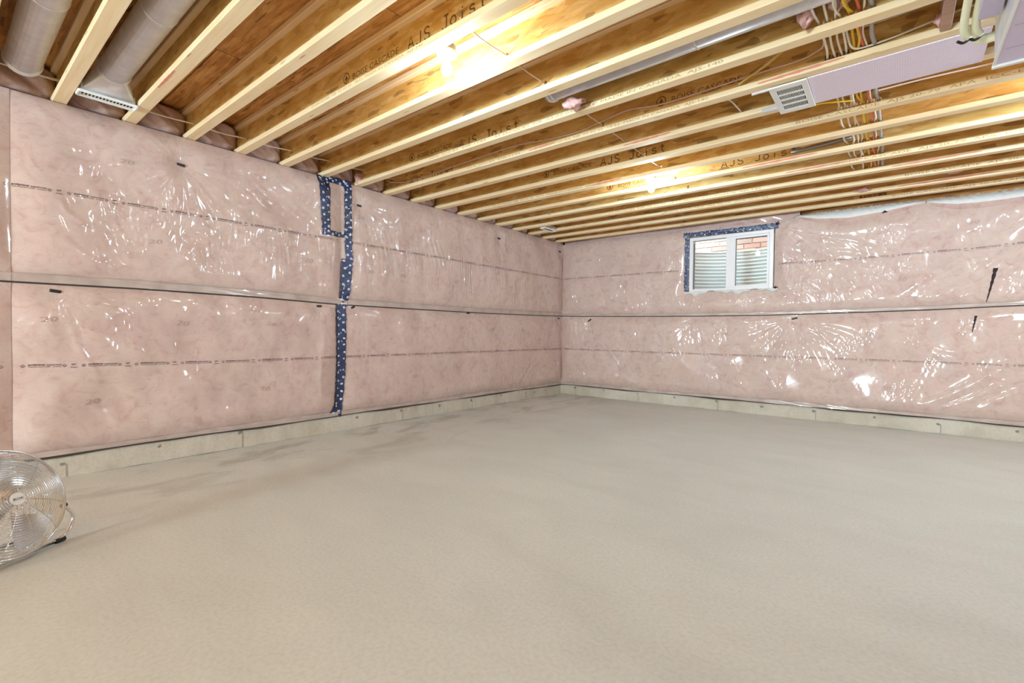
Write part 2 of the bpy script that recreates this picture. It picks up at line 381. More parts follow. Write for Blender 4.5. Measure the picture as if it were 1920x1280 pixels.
def toplimit(wall, u):
    if wall == 'L': return np.full(np.shape(u), H-.004)+.0*u
    return np.interp(u, [0, 2.0, 3.50, 3.57, 3.8, 4.09, 4.45, 4.74, 4.80, 4.90, 5.05, 5.2, 5.4, 5.55, 6.2, 8.2], [2.60, 2.585, 2.565, 2.572, 2.485, 2.440, 2.478, 2.545, 2.562, 2.508, 2.462, 2.450, 2.452, 2.462, 2.50, 2.5])

class Blanket:
    def __init__(s, wall, u0, u1, upper, lift=0., fast=(), folds=(), drapes=(), seed=1, bulge=.042, gain=1.):
        s.gain = gain
        s.wall, s.u0, s.u1, s.upper, s.lift, s.fast, s.folds, s.drapes, s.seed, s.bulge = wall, u0, u1, upper, lift, fast, folds, drapes, seed, bulge
    def vlim(s, u):
        if s.upper: return seam(s.wall, u)+(.052 if s.wall == 'L' else .032), toplimit(s.wall, u)
        return np.full(np.shape(u), .207)+.006*np.sin(u*2.3), seam(s.wall, u)-.012
    def depth(s, u, v, wk=.07):
        u = np.asarray(u, float); v = np.asarray(v, float); a, b = s.vlim(u)
        pr = lambda d, w_: 1-(1-np.clip(d/w_, 0, 1))**2
        e = pr(v-a, .13)*pr(b-v, .14)*pr(u-s.u0, .26)*pr(s.u1-u, .22)
        win = 1.
        if s.wall == 'B' and s.upper:
            dx = np.maximum(np.maximum(WX0-u, u-WX1), 0); dz = np.maximum(np.maximum(WZ0-v, v-WZ1), 0)
            dist = np.hypot(dx, dz); win = pr(dist, .16); e = e*win
        h = s.bulge*e+e*(.010*sines(u, v, .9, 6, s.seed)+.0035*sines(u*1.0, v*.7, .28, 7, s.seed+1))
        wr = sines(u, v, .5, 5, s.seed+9)
        h = h+wk*e*.0016*np.maximum(0, wr)*sines(u*1.4, v*.5, .085, 6, s.seed+3)
        for k, (fu, fv, A, span, lo) in enumerate(s.fast):
            r = np.hypot(u-fu, v-fv); th = np.arctan2(v-fv, u-fu); q = np.random.default_rng(s.seed*100+k)
            h = h-.75*s.bulge*np.exp(-(r/.10)**2)*e
            m = np.zeros(r.shape)
            for kk in (7, 11, 16, 23, 31): m = m+np.cos(kk*th+q.uniform(0, 6.28)+.8*np.sin(r*9+q.uniform(0, 6)))
            m = m/2.2
            side = 1. if lo == 0 else np.clip(.5-lo*np.sin(th)*1.4, 0.06, 1)
            h = h+wk*A*m*side*np.exp(-(r/span)**1.6)*np.clip(r/.07, 0, 1)
        for (ua, va, ub, vb, A, wd) in s.folds:
            L = math.hypot(ub-ua, vb-va); du, dv = (ub-ua)/L, (vb-va)/L
            t_ = ((u-ua)*du+(v-va)*dv)/L; dd = -(u-ua)*dv+(v-va)*du+.012*np.sin(t_*7+ua*9)
            env = np.clip(t_*5, 0, 1)*np.clip((1-t_)*5, 0, 1)
            h = h+min(1., .35+wk*.6)*A*env*np.exp(-(dd/wd)**2)
        for (cu, cv, su, sv, A, lam, tilt) in s.drapes:
            g = np.exp(-((u-cu)/su)**2-((v-cv)/sv)**2); q = np.random.default_rng(int(abs(cu)*1000)+s.seed)
            m = np.zeros(g.shape)
            g = g*np.clip(.55+.75*sines(u, v*.6, .33, 4, int(abs(cu)*77)+s.seed), 0, 1.5)
            for kk in range(6):
                l2 = lam*q.uniform(.6, 1.6); tt = tilt+q.normal()*.13; m = m+np.sin(2*PI*(u*math.cos(tt)+v*math.sin(tt))/l2+q.uniform(0, 6.28)+1.4*np.sin(v*7+kk+u*4))
            h = h+wk*A*g*m/1.7
        return s.lift+.004+np.maximum(h, 0)
    def P(s, u, v, off=0.):
        d = s.depth(u, v)+off
        return np.stack([d, u, v], -1) if s.wall == 'L' else np.stack([u, -d, v], -1)
    def grid(s, step):
        nu = max(8, int((s.u1-s.u0)/step)); nv = max(8, int(1.2/step))
        u = np.linspace(s.u0, s.u1, nu+1); T = np.linspace(0, 1, nv+1)
        U, TT = np.meshgrid(u, T, indexing='ij'); a, b = s.vlim(U); V = a+(b-a)*TT
        Pt = s.P(U, V).reshape(-1, 3)
        # back edge wraps to the wall
        i, j = np.meshgrid(np.arange(nu), np.arange(nv), indexing='ij'); i = i.ravel(); j = j.ravel()
        keep = np.ones(len(i), bool)
        if s.wall == 'B' and s.upper:
            uc = (u[i]+u[i+1])/2; vc = (V[i, j]+V[i+1, j+1])/2; keep = ~((uc > WX0) & (uc < WX1) & (vc > WZ0) & (vc < WZ1))
        i, j = i[keep], j[keep]; q = lambda a_, b_: a_*(nv+1)+b_
        Fc = np.stack([q(i, j), q(i+1, j), q(i+1, j+1), q(i, j+1)], -1)
        if s.wall == 'B': pass
        me = bpy.data.meshes.new('film'); n = len(Pt); nf = len(Fc)
        me.vertices.add(n); me.vertices.foreach_set('co', Pt.astype(np.float32).ravel())
        me.loops.add(nf*4); me.loops.foreach_set('vertex_index', Fc.astype(np.int32).ravel())
        me.polygons.add(nf); me.polygons.foreach_set('loop_start', np.arange(0, nf*4, 4, dtype=np.int32))
        ep = .0035; W_ = 1.55*s.gain
        du = (s.depth(U+ep, V, W_)-s.depth(U-ep, V, W_))/(2*ep); dv = (s.depth(U, V+ep, W_)-s.depth(U, V-ep, W_))/(2*ep)
        one = np.ones(du.shape); N = np.stack([one, -du, -dv], -1) if s.wall == 'L' else np.stack([-du, -one, -dv], -1)
        N = N/np.linalg.norm(N, axis=-1, keepdims=True)
        at = me.attributes.new('film_normal', 'FLOAT_VECTOR', 'POINT'); at.data.foreach_set('vector', N.astype(np.float32).ravel())
        me.polygons.foreach_set('use_smooth', np.ones(nf, bool)); me.materials.append(M_INS); me.update(calc_edges=True); me.validate()
        return me

def strip(wall, u0, u1, z0f, z1f, d, amp, seed, n=None, nz=4):
    n = n or max(6, int((u1-u0)/.03)); u = np.linspace(u0, u1, n+1); mb = MB(); V = []; Fc = []
    for i in range(n+1):
        for k in range(nz+1):
            z = z0f(u[i])+(z1f(u[i])-z0f(u[i]))*k/nz
            dd = d+amp*math.sin(u[i]*5.1+seed+k)*math.sin(u[i]*13.7+seed*2+k*1.3)
            V.append((dd, u[i], z) if wall == 'L' else (u[i], -dd, z))
    for i in range(n):
        for k in range(nz): a = i*(nz+1)+k; Fc.append((a, a+nz+1, a+nz+2, a+1))
    return mb.add(V, Fc)

def print_row(bl, parent, zf, ustart, u0, u1):
    """the maker's line printed along the film, one repeat per foot"""
    dark = MB(); pale = MB(); P0 = .3017
    def put(mb, g, ou, wid, hgt, dz):
        V, Fc = g; V = V.copy(); sw = wid/max(V[:, 0].max(), 1e-6); uu = ou+V[:, 0]*sw; vv = zf(ou)+dz+V[:, 1]*hgt
        if uu.min() < u0+.01 or uu.max() > u1-.01: return
        if bl.wall == 'B' and bl.upper and uu.max() > WX0-.02 and uu.min() < WX1+.02: return
        mb.add(bl.P(uu, vv, .0022), Fc)
    def logo(ou):
        uu0, zz = ou, zf(ou)-.003
        if ou < u0+.02 or ou > u1-.02: return
        if bl.wall == 'B' and bl.upper and WX0-.03 < ou < WX1+.03: return
        out = np.array([(-.011, 0), (0, .011), (.011, 0), (0, -.011), (-.0075, 0), (0, .0075), (.0075, 0), (0, -.0075)])
        dark.add(bl.P(uu0+out[:, 0], zz+out[:, 1], .0022), [(0, 1, 5, 4), (1, 2, 6, 5), (2, 3, 7, 6), (3, 0, 4, 7)])
        tri = np.array([(-.008, -.004), (0, -.0105), (.008, -.004)]); dark.add(bl.P(uu0+tri[:, 0], zz+tri[:, 1], .0024), [(0, 1, 2)])
        if parent: pass
    k = math.floor((u0-ustart)/P0)
    while ustart+k*P0 < u1:
        a = ustart+k*P0; k += 1
        logo(a); put(dark, glyphs('polytarp', .03), a+.026, .080, .0105, .0); put(dark, glyphs('superseal', .02), a+.113, .074, .0090, .0)
        put(pale, glyphs('CGSB-CAN/CGSB-51.34-M86', .02), a+.026, .105, .0075, -.0135); put(pale, glyphs('APP 08-4025', .02), a+.143, .043, .0075, -.0135)
        logo(a+.202); put(dark, glyphs('SAT', .03), a+.238, .024, .0100, -.001); put(pale, glyphs('07:05:0', .03), a+.233, .034, .008, -.021)
    if dark.v: dark.build('printed_lettering', M_INK, parent)['kind'] = 'stuff'
    if pale.v: pale.build('faded_lettering', M_INK2, parent)['kind'] = 'stuff'

def stamps(bl, parent, pts):
    V, Fc = glyphs('20')
    for i, (u, z) in enumerate(pts):
        mb = MB()
        rr = random.uniform(-.2, .1); sc2 = .036*random.uniform(.8, 1.1); wd = .085/V[:, 0].max()
        x = V[:, 0]*wd-.04; y = V[:, 1]*sc2; mb.add(bl.P(u+x*math.cos(rr)-y*math.sin(rr)+y*.25, z+x*math.sin(rr)+y*math.cos(rr), .002), Fc); mb.build('grade_stamp', M_STAMP, parent)['kind'] = 'stuff'

def fasteners(bl, parent, pts):
    for (u, z, ang, ln) in pts:
        ca, sa = math.cos(ang), math.sin(ang); d0 = float(bl.depth(np.array([u]), np.array([z]))[0])
        mb = MB(); V = []
        for sx, sy, e in ((-1, -1, 0), (1, -1, 0), (1, 1, 0), (-1, 1, 0), (-.8, -.6, 1), (.8, -.6, 1), (.8, .6, 1), (-.8, .6, 1)):
            x = sx*ln/2; y = sy*.011; V.append((d0+.002+.008*e, u+x*ca-y*sa, z+x*sa+y*ca))
        if bl.wall == 'B': V = [(p[1], -p[0], p[2]) for p in V]
        mb.add(V, [(0, 1, 5, 4), (1, 2, 6, 5), (2, 3, 7, 6), (3, 0, 4, 7), (4, 5, 6, 7)]).build('fastener', M_STAPLE, parent)

BL = {}
def blanket(key, label, wall, u0, u1, upper, step, prt, stm=(), clips=(), **kw):
    bl = Blanket(wall, u0, u1, upper, **kw); BL[key] = bl
    e = empty('insulation_blanket', ((0, (u0+u1)/2, 0) if wall == 'L' else ((u0+u1)/2, 0, 0)), label, 'insulation')
    inv = Matrix.Translation(-e.location)
    def adopt(o): o.parent = e; o.matrix_parent_inverse = inv; return o
    class Pz:  # world-space children
        pass
    o = link('film_face', bl.grid(step)); adopt(o)
    before = set(COL.objects)
    if upper: hm = strip(wall, u0, u1, lambda u: seam(wall, u), lambda u: seam(wall, u)+(.056 if wall == 'L' else .036), .016+bl.lift, .004, bl.seed).build('hem', M_HEM, None, True)
    else: hm = strip(wall, u0, u1, lambda u: .172+.004*math.sin(u*3.), lambda u: .212+.006*math.sin(u*2.3), .012+bl.lift, .004, bl.seed).build('hem', M_HEM, None, True)
    if not upper: strip(wall, u0, u1, lambda u: .158+.005*math.sin(u*4.1)+.003*math.sin(u*9.), lambda u: .174+.004*math.sin(u*3.), .004, .003, bl.seed+2).build('gap_shade', M_GAP, None)  # dark strip painted as the shaded line below the bottom hem
    else: strip(wall, u0, u1, lambda u: seam(wall, u)-.016+.004*math.sin(u*5.3), lambda u: seam(wall, u)+.004, .002, .001, bl.seed+2).build('gap_shade', M_GAP, None)  # dark strip painted as the shaded gap under the upper hem
    if prt: print_row(bl, None, prt[0], prt[1], max(u0, -7.6), min(u1, 6.4))
    stamps(bl, None, stm); fasteners(bl, None, clips)
    for o in list(COL.objects):
        if o not in before and o is not e: adopt(o)
    return e

ROWU = lambda u: 2.006; ROWLL = lambda u: float(np.interp(u, [-6.6, -5.4, -3, 0], [.806, .788, .795, .795]))
stU = [(-5.889, 1.729), (-4.645, 1.735), (-6.068, 2.297)]
blanket('LA_u', 'upper pink insulation blanket left of the overlapping film edge at photo left', 'L', -10.4, -6.665, True, .035, (ROWU, -6.988), lift=.004, seed=3)
blanket('LA_l', 'lower pink insulation blanket behind the chrome fan at photo left', 'L', -10.4, -6.665, False, .035, (ROWLL, -6.915), lift=.004, seed=4)
blanket('LB_u', 'upper left-wall pink insulation blanket between photo edge and blue tape', 'L', -6.67, -4.275, True, .0105, (ROWU, -6.685),
        [(-5.889, 1.729), (-4.645, 1.735), (-6.068, 2.297), (-4.56, 2.29)], [(-5.712, 2.395, -.06, .062)],
        fast=[(-5.712, 2.395, .0052, .55, 0), (-4.30, 2.58, .003, .4, 0)], drapes=[(-5.6, 1.86, .5, .20, .0042, .055, .1), (-4.75, 1.78, .35, .22, .0032, .06, 0.), (-6.2, 1.7, .2, .3, .003, .08, .6), (-4.8, 2.3, .4, .2, .003, .07, .9)],
        folds=[(-6.6, 1.75, -6.05, 1.45, .006, .03), (-6.45, 1.95, -6.3, 1.78, .008, .012), (-6.5, 2.2, -5.8, 2.35, .004, .04)], seed=11)
blanket('LB_l', 'lower left-wall pink insulation blanket between the chrome fan and blue tape', 'L', -6.67, -4.30, False, .0105, (ROWLL, -6.615),
        [(-6.268, .513), (-5.712, 1.093), (-6.493, 1.104), (-5.061, .504), (-5.014, 1.106)], [(-6.453, 1.317, -.15, .06), (-4.516, 1.31, .03, .055)],
        fast=[(-6.453, 1.317, .0052, .42, 1), (-4.516, 1.31, .0045, .32, 1), (-5.4, 1.34, .003, .25, 1)],
        folds=[(-6.42, 1.2, -6.22, .62, .012, .022), (-6.28, .56, -6.1, .30, .012, .02), (-6.05, 1.0, -5.75, .3, .007, .05), (-5.72, .5, -5.45, .25, .009, .025), (-4.48, 1.1, -4.52, .35, .010, .025), (-6.6, .55, -6.3, .3, .008, .03), (-5.5, .42, -5.1, .25, .007, .03)],
        drapes=[(-6.0, .8, .6, .4, .0018, .13, .5)], seed=12)
blanket('LC_u', 'upper left-wall pink insulation blanket from blue tape to the corner', 'L', -4.285, .0, True, .0105, (ROWU, -4.272),
        [(-3.944, 1.697), (-3.208, 2.28), (-4.061, 2.272), (-2.632, 1.713), (-1.499, 1.733), (-2.42, 2.293), (-.176, 2.343), (-3.5, 1.70), (-1.1, 2.28), (-.5, 1.72)],
        [(-4.062, 2.42, -.03, .055), (-1.735, 2.443, -.05, .075), (-.12, 2.475, -.1, .07)],
        fast=[(-4.062, 2.42, .003, .25, 0), (-1.735, 2.443, .003, .35, 0), (-.12, 2.475, .003, .25, 0)],
        drapes=[(-2.4, 1.80, .62, .19, .0052, .075, .12), (-3.55, 1.95, .35, .2, .0040, .07, 0.1), (-1.5, 1.75, .35, .2, .0042, .08, .1), (-3.0, 2.0, .25, .18, .0036, .075, .25), (-3.9, 1.75, .22, .22, .0026, .07, 0), (-.6, 1.65, .4, .2, .003, .1, .5)], seed=13, gain=2.0)
blanket('LC_l', 'lower left-wall pink insulation blanket from blue tape to the corner', 'L', -4.30, .0, False, .0105, (ROWLL, -4.252),
        [(-3.307, .504), (-2.052, .503), (-3.885, 1.115), (-3.321, 1.092), (-2.536, 1.102), (-1.89, 1.095), (-3.75, .80), (-1.2, 1.09), (-.6, .5)],
        [(-4.127, 1.318, .45, .05), (-2.356, 1.324, .1, .06), (-.11, 1.319, .05, .06)],
        fast=[(-4.127, 1.318, .004, .3, 1), (-2.356, 1.324, .0062, .36, 1), (-3.2, 1.335, .0048, .28, 1), (-1.7, 1.335, .0048, .26, 1), (-.11, 1.319, .003, .3, 1)],
        folds=[(-1.35, .25, -.75, .75, .010, .03), (-1.2, .25, -.62, .72, .008, .022), (-2.2, .25, -2.15, 1.15, .006, .03), (-3.95, 1.2, -4.0, .4, .008, .03), (-3.85, .3, -3.6, .6, .008, .04)],
        drapes=[(-2.3, .6, .9, .3, .0014, .14, .2)], seed=14, gain=1.7)
blanket('B_u', 'upper back-wall pink insulation blanket around the basement window', 'B', .0, 8.15, True, .0105, (lambda u: float(np.interp(u, [0, 4.3, 5.2, 5.6, 7], [2.006, 1.995, 2.012, 2.035, 2.06])), .047),
        [(1.27, 2.276), (1.589, 1.673), (3.595, 2.246), (4.601, 1.698), (5.179, 2.268), (4.422, 2.259), (.55, 2.27), (.6, 1.68)], [],
        fast=[(3.36, 2.50, .0042, .85, 0), (3.36, 1.68, .0042, .4, 1), (2.15, 1.68, .003, .3, 1), (6.05, 2.45, .005, .9, 0)],
        drapes=[(3.85, 1.85, .38, .24, .0060, .075, .5), (3.55, 1.85, .14, .22, .0055, .06, .1), (4.0, 2.12, .4, .12, .0050, .08, 1.2), (2.75, 1.62, .45, .04, .004, .08, 1.0), (.3, 1.9, .3, .4, .003, .1, .1), (1.1, 1.55, .5, .2, .0025, .12, .7), (5.15, 1.58, .25, .15, .0045, .07, -.7)],
        folds=[(4.55, 1.50, 5.75, 2.45, .018, .045), (4.85, 1.45, 5.8, 2.25, .014, .03), (5.05, 1.45, 5.85, 2.1, .012, .03), (5.25, 1.5, 5.9, 2.3, .010, .03), (4.7, 2.0, 5.7, 2.5, .010, .05), (3.55, 2.5, 5.0, 2.28, .008, .04), (3.5, 2.4, 4.4, 2.12, .008, .025), (4.0, 2.35, 5.3, 2.36, .006, .06)], seed=21)
blanket('B_l', 'lower back-wall pink insulation blanket under the window', 'B', .0, 8.15, False, .0105, (lambda u: float(np.interp(u, [0, 1.5, 3.3, 5.6, 7], [.795, .79, .792, .788, .78])), .078),
        [(1.434, .513), (2.705, .489), (2.708, 1.062), (1.153, 1.087), (1.932, 1.077), (4.312, 1.081), (5.092, 1.09), (3.957, .5), (4.483, .452), (.6, 1.08)],
        [(.561, 1.285, .6, .075), (3.55, 1.285, .25, .065)],
        fast=[(3.55, 1.285, .0070, .55, 1), (.561, 1.285, .004, .35, 1), (2.25, 1.29, .0032, .3, 1), (2.7, 1.3, .003, .25, 1)],
        drapes=[(3.85, 1.05, .28, .14, .0048, .10, .9), (4.65, .98, .14, .2, .003, .06, .3), (3.5, 1.0, .25, .16, .0042, .07, .1), (2.3, 1.05, .3, .14, .0036, .08, .2), (.25, 1.0, .22, .3, .003, .08, .1), (1.3, .6, .7, .3, .0016, .14, .8)],
        folds=[(4.75, .25, 5.6, .86, .022, .045), (4.9, .25, 5.7, .72, .014, .03), (5.2, .25, 5.9, .8, .012, .035), (3.0, .35, 3.5, 1.2, .009, .02), (3.1, .45, 3.52, 1.22, .008, .015), (2.85, .5, 3.45, 1.2, .007, .02), (1.2, .5, .7, 1.0, .006, .02), (1.45, .25, 1.2, .4, .008, .02), (4.6, 1.0, 5.2, .8, .006, .05)], seed=22, gain=.75)
def wall_marks(key, name, m, polys, off=.0025):
    bl = BL[key]
    for poly in polys:
        P = np.array(poly, float); n = 14; V = []; Fc = []
        (ua, va), (ub, vb) = P[0], P[1]; w0, w1 = P[2]
        for i in range(n+1):
            q = i/n; cu_, cv_ = ua+(ub-ua)*q, va+(vb-va)*q; hw = (w0+(w1-w0)*q)/2*(1+.25*math.sin(i*2.3))
            V += [(cu_-hw, cv_), (cu_+hw, cv_)]
        V = np.array(V); mb = MB(); mb.add(bl.P(V[:, 0], V[:, 1], off), [(2*i, 2*i+1, 2*i+3, 2*i+2) for i in range(n)])
        e = [o for o in COL.objects if o.name.startswith('insulation_blanket') and o['label'].startswith('upper back' if key == 'B_u' else 'lower back')][0]
        o = mb.build(name, m); o.parent = e; o.matrix_parent_inverse = Matrix.Translation(-e.location)
wall_marks('B_u', 'tear', M_VOID, [((5.355, 1.79), (5.295, 1.44), (.034, .006))])
wall_marks('B_l', 'tear', M_VOID, [((5.218, 1.296), (5.19, 1.11), (.022, .004))])
bl = BL['B_l']; V = np.array([(5.485+.012*(k % 2)+(.14 if s2 else 0), 1.245+.0225*k) for s2 in (0, 1) for k in range(4)]); V[4:, 0] = 5.66
mb = MB().add(bl.P(V[:, 0], V[:, 1], .004), [(k, 4+k, 5+k, 1+k) for k in range(3)]); tag(mb.build('paper_label', M_LABEL), 'white paper label stuck to the lower back-wall insulation at photo right', 'label')

# ------------------------------------------------------------------ blue tape with white rings
tape_l = empty('sheathing_tape', (0, -4.25, .2), 'navy tape printed with white rings, sealing the film seam on the left wall', 'tape')
def ldepth(y, z):
    k = ('LB' if y < -4.28 else 'LC')+('_u' if z > 1.40 else '_l'); b_ = BL[k]
    a, bb = b_.vlim(np.array([y])); zz = min(max(z, float(a[0])+.001), float(bb[0])-.001)
    return float(b_.depth(np.array([min(max(y, b_.u0), b_.u1)]), np.array([zz]))[0])
def tape(parent, surf, A, B, wA, wB, seed, inv, gap=1.35, off=.006):
    """a strip from A to B (u,z) following the film, with rough torn edges and its printed rings"""
    r = random.Random(seed); A = np.array(A, float); B = np.array(B, float); L = np.linalg.norm(B-A); d = (B-A)/L; nrm = np.array([-d[1], d[0]])
    n = max(6, int(L/.02)); m = 5; V = []; Fc = []
    e0 = [r.uniform(-.006, .006) for _ in range(n+1)]; e1 = [r.uniform(-.006, .006) for _ in range(n+1)]
    P2 = lambda q, c: A+d*L*q+nrm*c
    for i in range(n+1):
        q = i/n; wdt = wA+(wB-wA)*q
        for k in range(m+1):
            c = (k/m-.5)*wdt+(e0[i] if k == 0 else e1[i] if k == m else 0)
            p = P2(q, c); V.append(surf(p[0], p[1], off+.0035*math.sin(i*1.9+k*1.3+seed)))
    for i in range(n):
        for k in range(m): a = i*(m+1)+k; Fc.append((a, a+m+1, a+m+2, a+1))
    o = MB().add(V, Fc).build('tape_strip', M_TAPE, None, True); o.parent = parent; o.matrix_parent_inverse = inv
    rg = MB(); k = 0; s_at = .02
    while s_at < L-.02:
        q = s_at/L; wdt = wA+(wB-wA)*q; c = (k % 2-.5)*wdt*.52+r.uniform(-.008, .008); pc = P2(q, c)
        kind = r.random(); rr = (.0125 if kind < .75 else .009)*(1 if gap < 2 else .62)
        V2, F2 = ring2d(rr*.42, rr, 12); V2 = V2*np.array([r.uniform(.75, 1.), 1.]); a = r.uniform(0, 3)
        rot = np.array([[math.cos(a), -math.sin(a)], [math.sin(a), math.cos(a)]]); V2 = V2@rot.T
        rg.add([surf(pc[0]+p[0], pc[1]+p[1], off+.006) for p in V2], F2)
        for _ in range(r.choice((0, 0, 1))):   # creased, broken print
            c2 = P2(min(q+r.uniform(-.02, .02)/L, 1), r.uniform(-.4, .4)*wdt); a = r.uniform(0, 3.1); l2 = r.uniform(.006, .018); w2 = .003
            dx, dy = math.cos(a), math.sin(a); pp = [(-l2, -w2), (l2, -w2*.5), (l2*.9, w2), (-l2*.8, w2)]
            rg.add([surf(c2[0]+x*dx-y*dy, c2[1]+x*dy+y*dx, off+.006) for x, y in pp], [(0, 1, 2, 3)])
        s_at += gap*r.uniform(.022, .036); k += 1
    ro = rg.build('printed_ring', M_RING); ro.parent = o; ro['kind'] = 'stuff'
    return o
sl = lambda y, z, off: (ldepth(y, z)+off, y, z)
inv = Matrix.Translation(-tape_l.location)
for i, (A, B, wa, wb2) in enumerate([((-4.485, 2.625), (-4.462, 2.05), .130, .085), ((-4.54, 2.607), (-4.16, 2.622), .052, .07), ((-4.205, 2.635), (-4.20, 2.06), .082, .082), ((-4.505, 2.062), (-4.16, 2.072), .052, .05),
                                  ((-4.197, 2.07), (-4.193, 1.80), .075, .075), ((-4.21, 1.82), (-4.245, 1.33), .118, .11), ((-4.275, 1.37), (-4.28, 1.18), .118, .105), ((-4.278, 1.22), (-4.272, .70), .108, .104), ((-4.272, .72), (-4.305, .27), .104, .09), ((-4.30, .29), (-4.335, .175), .095, .14)]):
    tape(tape_l, sl, A, B, wa, wb2, 40+i, inv, off=.007+.0012*(i % 3))
tape_w = empty('window_tape', (2.75, 0, 2.5), 'navy tape strips sealing the film to the top and left of the window', 'tape'); invw = Matrix.Translation(-tape_w.location)
def sb(x, z, off):
    b_ = BL['B_u']; return (x, -off-float(b_.depth(np.array([x]), np.array([min(z, 2.55)]))[0]), z)
for i, (A, B, wa, wb2) in enumerate([((2.12, 2.513), (3.345, 2.500), .062, .070), ((2.175, 2.50), (2.178, 1.70), .068, .075)]):
    tape(tape_w, sb, A, B, wa, wb2, 70+i, invw, gap=2.4)
for i, (u, z) in enumerate([(2.165, 1.683), (3.325, 1.688), (2.15, 2.53), (3.335, 2.525)]):
    r = random.Random(i+5); mb = MB(); V = [(u, -.028, z)]; n = 14
    for k in range(n): a = 2*PI*k/n; rr = (.055 if k % 2 else .022)*r.uniform(.7, 1.2); V.append((u+rr*math.cos(a), -.012-.012*r.random(), z+rr*.7*math.sin(a)))
    mb.add(V, [(0, 1+k, 1+(k+1) % n) for k in range(n)])
    o = mb.build('tape_gather', M_TAPE if i > 1 else M_BLACK); o.parent = tape_w; o.matrix_parent_inverse = invw

# ------------------------------------------------------------------ window, well and brick beyond
wn = struct(empty('window_1', (0, 0, 0)))
fx0, fx1, fz0, fz1 = 2.205, 3.295, 1.685, 2.465
mb = MB()
for a in ((fx0, fx0+.05, fz0, fz1), (fx1-.05, fx1, fz0, fz1), (fx0+.05, fx1-.05, fz0, fz0+.035), (fx0+.05, fx1-.05, fz1-.045, fz1)): mb.box(a[0], a[1], -.018, .09, a[2], a[3], .004)
mb.build('window_frame', M_VINYL, wn)
mb = MB()
for a in ((2.705, 2.755, fz0+.03, fz1-.04), (2.775, 2.81, fz0+.03, fz1-.04)): mb.box(a[0], a[1], -.006, .06, a[2], a[3], .003)
mb.box(2.755, 2.775, .004, .06, fz0+.03, fz1-.04); mb.build('meeting_stile', M_VINYL, wn)
mb = MB(); mb.box(2.81, 3.245, -.002, .05, fz1-.075, fz1-.045, .003); mb.box(2.81, 3.245, -.002, .05, fz0+.035, fz0+.06, .003); mb.box(3.215, 3.245, -.002, .05, fz0+.06, fz1-.075, .003); mb.box(2.81, 2.83, -.002, .05, fz0+.06, fz1-.075, .003)
sash = mb.build('sliding_sash', M_VINYL, wn)
mb = MB(); mb.box(2.83, 3.215, -.0045, .0, fz1-.082, fz1-.075); mb.box(2.828, 2.834, -.0045, .0, fz0+.06, fz1-.08); mb.build('gasket', M_GASKET, sash)
mb = MB(); mb.box(2.256, 2.263, .03, .04, fz0+.035, fz1-.08); mb.box(2.70, 2.706, .03, .04, fz0+.035, fz1-.045); mb.build('gasket', M_GASKET, wn)
MB().box(2.25, 2.71, .045, .049, fz0+.03, fz1-.04).build('pane', M_GLASS, wn); MB().box(2.825, 3.22, .02, .024, fz0+.055, fz1-.07).build('pane', M_GLASS, sash)
mb = MB(); mb.box(2.33, 2.35, .050, .052, 1.80, 1.86); mb.box(2.342, 2.350, .050, .052, 1.86, 1.92)
# clear film folded over the sill
n = 60; V = []; Fc = []
for i in range(n+1):
    x_ = 2.14+1.22*i/n
    for k in range(5):
        q = k/4; V.append((x_, -.020-.016*math.sin(q*PI)-.009*math.sin(i*1.7+k*1.9)-.006*math.sin(i*.6+k), 1.692-(.034+.022*math.sin(i*.23)+.012*math.sin(i*.9+1))*q-.010*math.sin(i*.45+k*.8)*q))
for i in range(n):
    for k in range(4): a = i*5+k; Fc.append((a, a+5, a+6, a+1))
tag(MB().add(V, Fc).build('sill_film', M_WHITEFILM, None, True), 'crumpled clear film folded along the window sill', 'film')
# corrugated half round well
cxw, rw, zt, zb = 2.75, .80, 2.355, 1.0
V = []; Fc = []; nz = 230; na = 36
for j in range(nz+1):
    z = zb+(zt-zb)*j/nz; rr = rw+.011*math.sin(2*PI*(zt-z)/.054)
    for k in range(na+1):
        a = PI*k/na; V.append((cxw+rr*math.cos(a)*1.0, .25+rr*.86*math.sin(a), z))
for j in range(nz):
    for k in range(na): a = j*(na+1)+k; Fc.append((a, a+1, a+na+2, a+na+1))
ww = MB().add(V, Fc).build('window_well', M_WELL, None, True); tag(ww, 'corrugated galvanised steel window well curving behind the glass', 'window well')
P = [(cxw+rw*math.cos(PI*k/24), .25+rw*.86*math.sin(PI*k/24), zt+.005) for k in range(25)]; rim = MB().tube(P, .014, 8, 1).build('rolled_rim', M_WELL, ww, True)
struct(MB().box(cxw-.95, cxw+.95, .25, 1.1, zb-.1, zb).build('trim_3', M_GRAVEL))
# ground outside and neighbouring brick wall
gm = MB(); gm.box(-3, 9, 1.02, 1.75, 2.2, 2.36); gm.box(-3, cxw-.82, .25, 1.02, 2.2, 2.36); gm.box(cxw+.82, 9, .25, 1.02, 2.2, 2.36); struct(gm.build('ground_outside', M_GRAVEL)); S.objects['ground_outside'].name = 'trim_4'
wx = struct(MB().box(-3, 9, 1.70, 1.9, 2.2, 5.0).build('wall_outside', M_MORTAR))
bmsh = MB().box(0, .246, -.02, .0, 0, .071, .003).mesh('brick', M_BRICK)
for r_ in range(12):
    for k in range(14):
        x0 = 1.0+k*.258+(.129 if r_ % 2 else 0); link('brick', bmsh, wx, (x0, 1.70-.004*random.random(), 2.36+r_*.0835))

